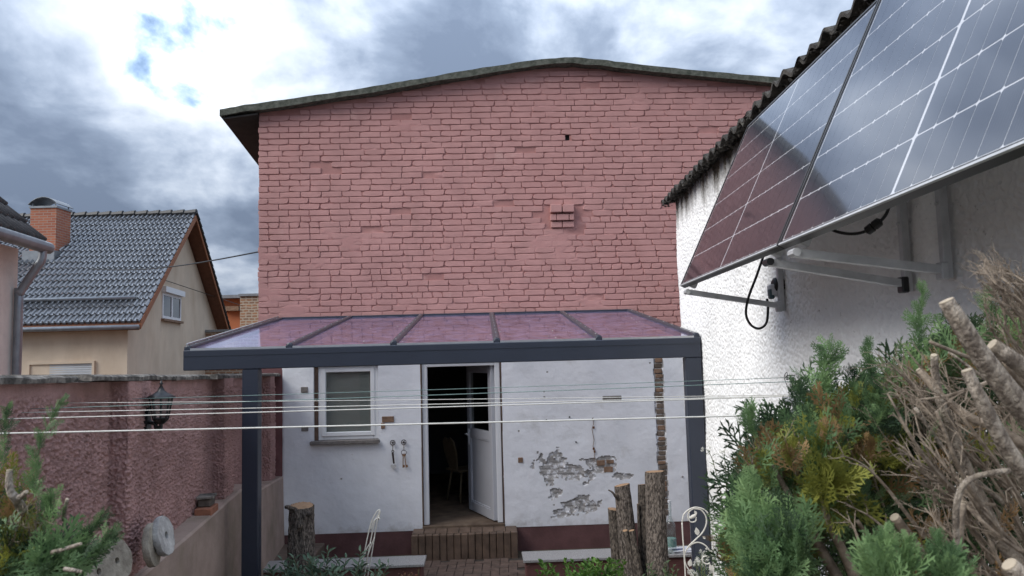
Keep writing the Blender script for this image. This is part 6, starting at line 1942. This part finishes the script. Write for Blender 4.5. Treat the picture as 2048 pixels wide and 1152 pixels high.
for k in range(46):
    x = random.uniform(-20, 90); y = random.uniform(985, 1120); d = random.uniform(1.45, 1.7)
    twigs(mb, [P(x + random.uniform(-30, 30), y + 70, d + .05), P(x, y + 30, d), P(x + random.uniform(-15, 20), y, d - .03)], random.uniform(.002, .004), 4, (.02, .05), 45, 1)
tag(part('dry_twigs', mb, m_twig, cD_, fixn=False), kind='stuff')

# ================================================================== SMALL PLANTS
def leaves(name, parent, m, P_, D_, L_, W_, fold=.25):
    P_ = np.array(P_); D_ = np.array(D_); n = len(P_)
    D_ = D_ / np.linalg.norm(D_, axis=1, keepdims=True)
    up = np.tile([0, 0, 1.0], (n, 1)) + rng.normal(size=(n, 3)) * .35
    S = np.cross(D_, up); S /= np.linalg.norm(S, axis=1, keepdims=True); Nn = np.cross(S, D_)
    L_ = np.array(L_)[:, None]; W_ = np.array(W_)[:, None]
    base = P_; a = P_ + D_ * L_ * .35; b = P_ + D_ * L_ * .7 - Nn * L_ * .05; tip = P_ + D_ * L_ - Nn * L_ * .16
    l1 = a + S * W_ * .5 + Nn * W_ * fold; r1 = a - S * W_ * .5 + Nn * W_ * fold
    l2 = b + S * W_ * .36 + Nn * W_ * fold; r2 = b - S * W_ * .36 + Nn * W_ * fold
    V = np.stack([base, l1, a, r1, l2, b, r2, tip], 1).reshape(-1, 3)
    q = np.array([(0, 2, 1, 1), (0, 3, 2, 2), (1, 2, 5, 4), (2, 3, 6, 5), (4, 5, 7, 7), (5, 6, 7, 7)])
    me = bpy.data.meshes.new(name)
    fs = []
    for k in range(n):
        o = k * 8
        fs += [(o, o + 2, o + 1), (o, o + 3, o + 2), (o + 1, o + 2, o + 5, o + 4), (o + 2, o + 3, o + 6, o + 5), (o + 4, o + 5, o + 7), (o + 5, o + 6, o + 7)]
    me.from_pydata(V.tolist(), [], fs)
    return tag(link(name, me, m, parent, smooth=True), kind='stuff')

def shrub(label, stems, m_leaf, m_stem, ll, lw, per, droop=.2, cat='shrub', name='shrub', tipbias=0.25, flowers=None, up=.35):
    b0 = P(*stems[0][0]); t = thing(name, (b0.x, b0.y, 0), label, cat)
    Pp, Dd, Ll, Ww = [], [], [], []; mb = MB(); fp = []
    for pts in stems:
        ps = spline([P(*p) for p in pts], 6); N = len(ps)
        g = Vector((ps[0].x, ps[0].y + .05, 0)); 
        mb.tube([g] + ps, [.006] + [.005 - .0035 * i / N for i in range(N)], 5)
        for k in range(per):
            tt = tipbias + (1 - tipbias) * (k + random.random()) / per; i = min(int(tt * (N - 1)), N - 2); p = ps[i].lerp(ps[i + 1], tt * (N - 1) - i)
            a = k * 2.4 + random.uniform(-.4, .4); ax = (ps[i + 1] - ps[i]).normalized()
            d = Vector((math.cos(a), math.sin(a), up + random.uniform(-droop, droop))) + ax * .5
            Pp.append(tuple(p)); Dd.append(tuple(d)); s = random.uniform(.7, 1.15) * (1 - .35 * tt); Ll.append(ll * s); Ww.append(lw * s)
        fp.append(ps[-1])
    part('stems', mb, m_stem, t, True)
    leaves('foliage', t, m_leaf, Pp, Dd, Ll, Ww)
    if flowers:
        mb = MB()
        for p in fp:
            for k in range(5):
                c = p + Vector((random.uniform(-.03, .03), random.uniform(-.02, .02), random.uniform(-.02, .03)))
                for j in range(5):
                    a = R(72 * j); e = Vector((math.cos(a), .3, math.sin(a))) * .009; e2_ = Vector((math.cos(a + .6), .3, math.sin(a + .6))) * .009
                    mb.add([c, c + e, c + (e + e2_) * .75, c + e2_], [(0, 1, 2, 3)])
        tag(part('flowers', mb, flowers, t, fixn=False), kind='stuff')
    return t
m_gg = leaf_mat('grey_green_leaf', (0.135, 0.20, 0.135), (0.065, 0.115, 0.075), .25, 20)
m_bright = leaf_mat('bright_green_leaf', (0.14, 0.27, 0.05), (0.055, 0.13, 0.03), .35, 20)
m_wleaf = leaf_mat('weed_leaf', (0.10, 0.15, 0.07), (0.05, 0.085, 0.045), .3, 20)
m_stemg = mat('green_brown_stem', (0.12, 0.13, 0.06), 0.8, 0.3, 30)
m_flower = mat('tiny_white_flower', (0.75, 0.75, 0.68), 0.8, 0.1, 30)
def rs_(xs, ybase, ytop, Y, n, lean=14):
    out = []
    for k in range(n):
        x = random.uniform(*xs); y = random.uniform(*ytop); d = Y + random.uniform(-.25, .25); l_ = random.uniform(-lean, lean)
        xc = (xs[0] + xs[1]) / 2 + (x - (xs[0] + xs[1]) / 2) * .6
        out.append([(xc, ybase, d), ((xc + x) / 2 + l_ * .3, (ybase + y) / 2, d), (x, y, d)])
    return out
shrub('grey-green bushy shrub growing around the single left stump', rs_((560, 780), 1215, (1112, 1155), 6.5, 24) + [[(640, 1200, 6.5), (652, 1150, 6.5), (656, 1098, 6.5)], [(700, 1200, 6.5), (712, 1150, 6.5), (722, 1104, 6.5)], [(560, 1190, 6.5), (548, 1160, 6.5), (541, 1138, 6.5)], [(600, 1190, 6.5), (590, 1150, 6.5), (575, 1132, 6.5)]], m_gg, m_stemg, .125, .036, 15, flowers=None)
shrub('bright green low shrub in front of the right low wall', rs_((1065, 1255), 1215, (1118, 1155), 6.6, 46), m_bright, m_stemg, .085, .042, 16, up=.6)
shrub('small weedy plants at the foot of the thickest stump', rs_((1270, 1370), 1210, (1122, 1160), 6.5, 14), m_wleaf, m_stemg, .07, .03, 9, name='weed', cat='weed')
shrub('thin weed with tiny white flowers climbing beside the right canopy post',
      [[(1455, 1150, 5.5), (1452, 1060, 5.5), (1440, 980, 5.5), (1425, 920, 5.5), (1413, 898, 5.5)], [(1456, 1150, 5.5), (1455, 1040, 5.5), (1452, 960, 5.5), (1448, 900, 5.5)],
       [(1457, 1150, 5.5), (1456, 1050, 5.5), (1462, 970, 5.5), (1470, 935, 5.5), (1474, 915, 5.5)], [(1455, 1150, 5.5), (1450, 1050, 5.5), (1444, 1010, 5.5), (1430, 960, 5.5)], [(1458, 1150, 5.5), (1460, 1040, 5.5), (1468, 990, 5.5), (1478, 965, 5.5)]],
      m_wleaf, m_stemg, .075, .014, 13, name='weed', cat='weed', flowers=m_flower, tipbias=.35, up=.1)
shrub('dark leafy undergrowth behind the scroll trellis', rs_((1375, 1440), 1200, (1098, 1150), 6.15, 16), m_wleaf, m_stemg, .055, .018, 11, name='weed', cat='weed', flowers=m_flower)
m_redl = leaf_mat('reddish_leaf', (0.20, 0.075, 0.05), (0.10, 0.05, 0.03), .3, 20)
shrub('small reddish plant at the path edge below the left slab', rs_((800, 845), 1200, (1135, 1160), 6.9, 7), m_redl, m_stemg, .06, .035, 8, name='plant', cat='plant')
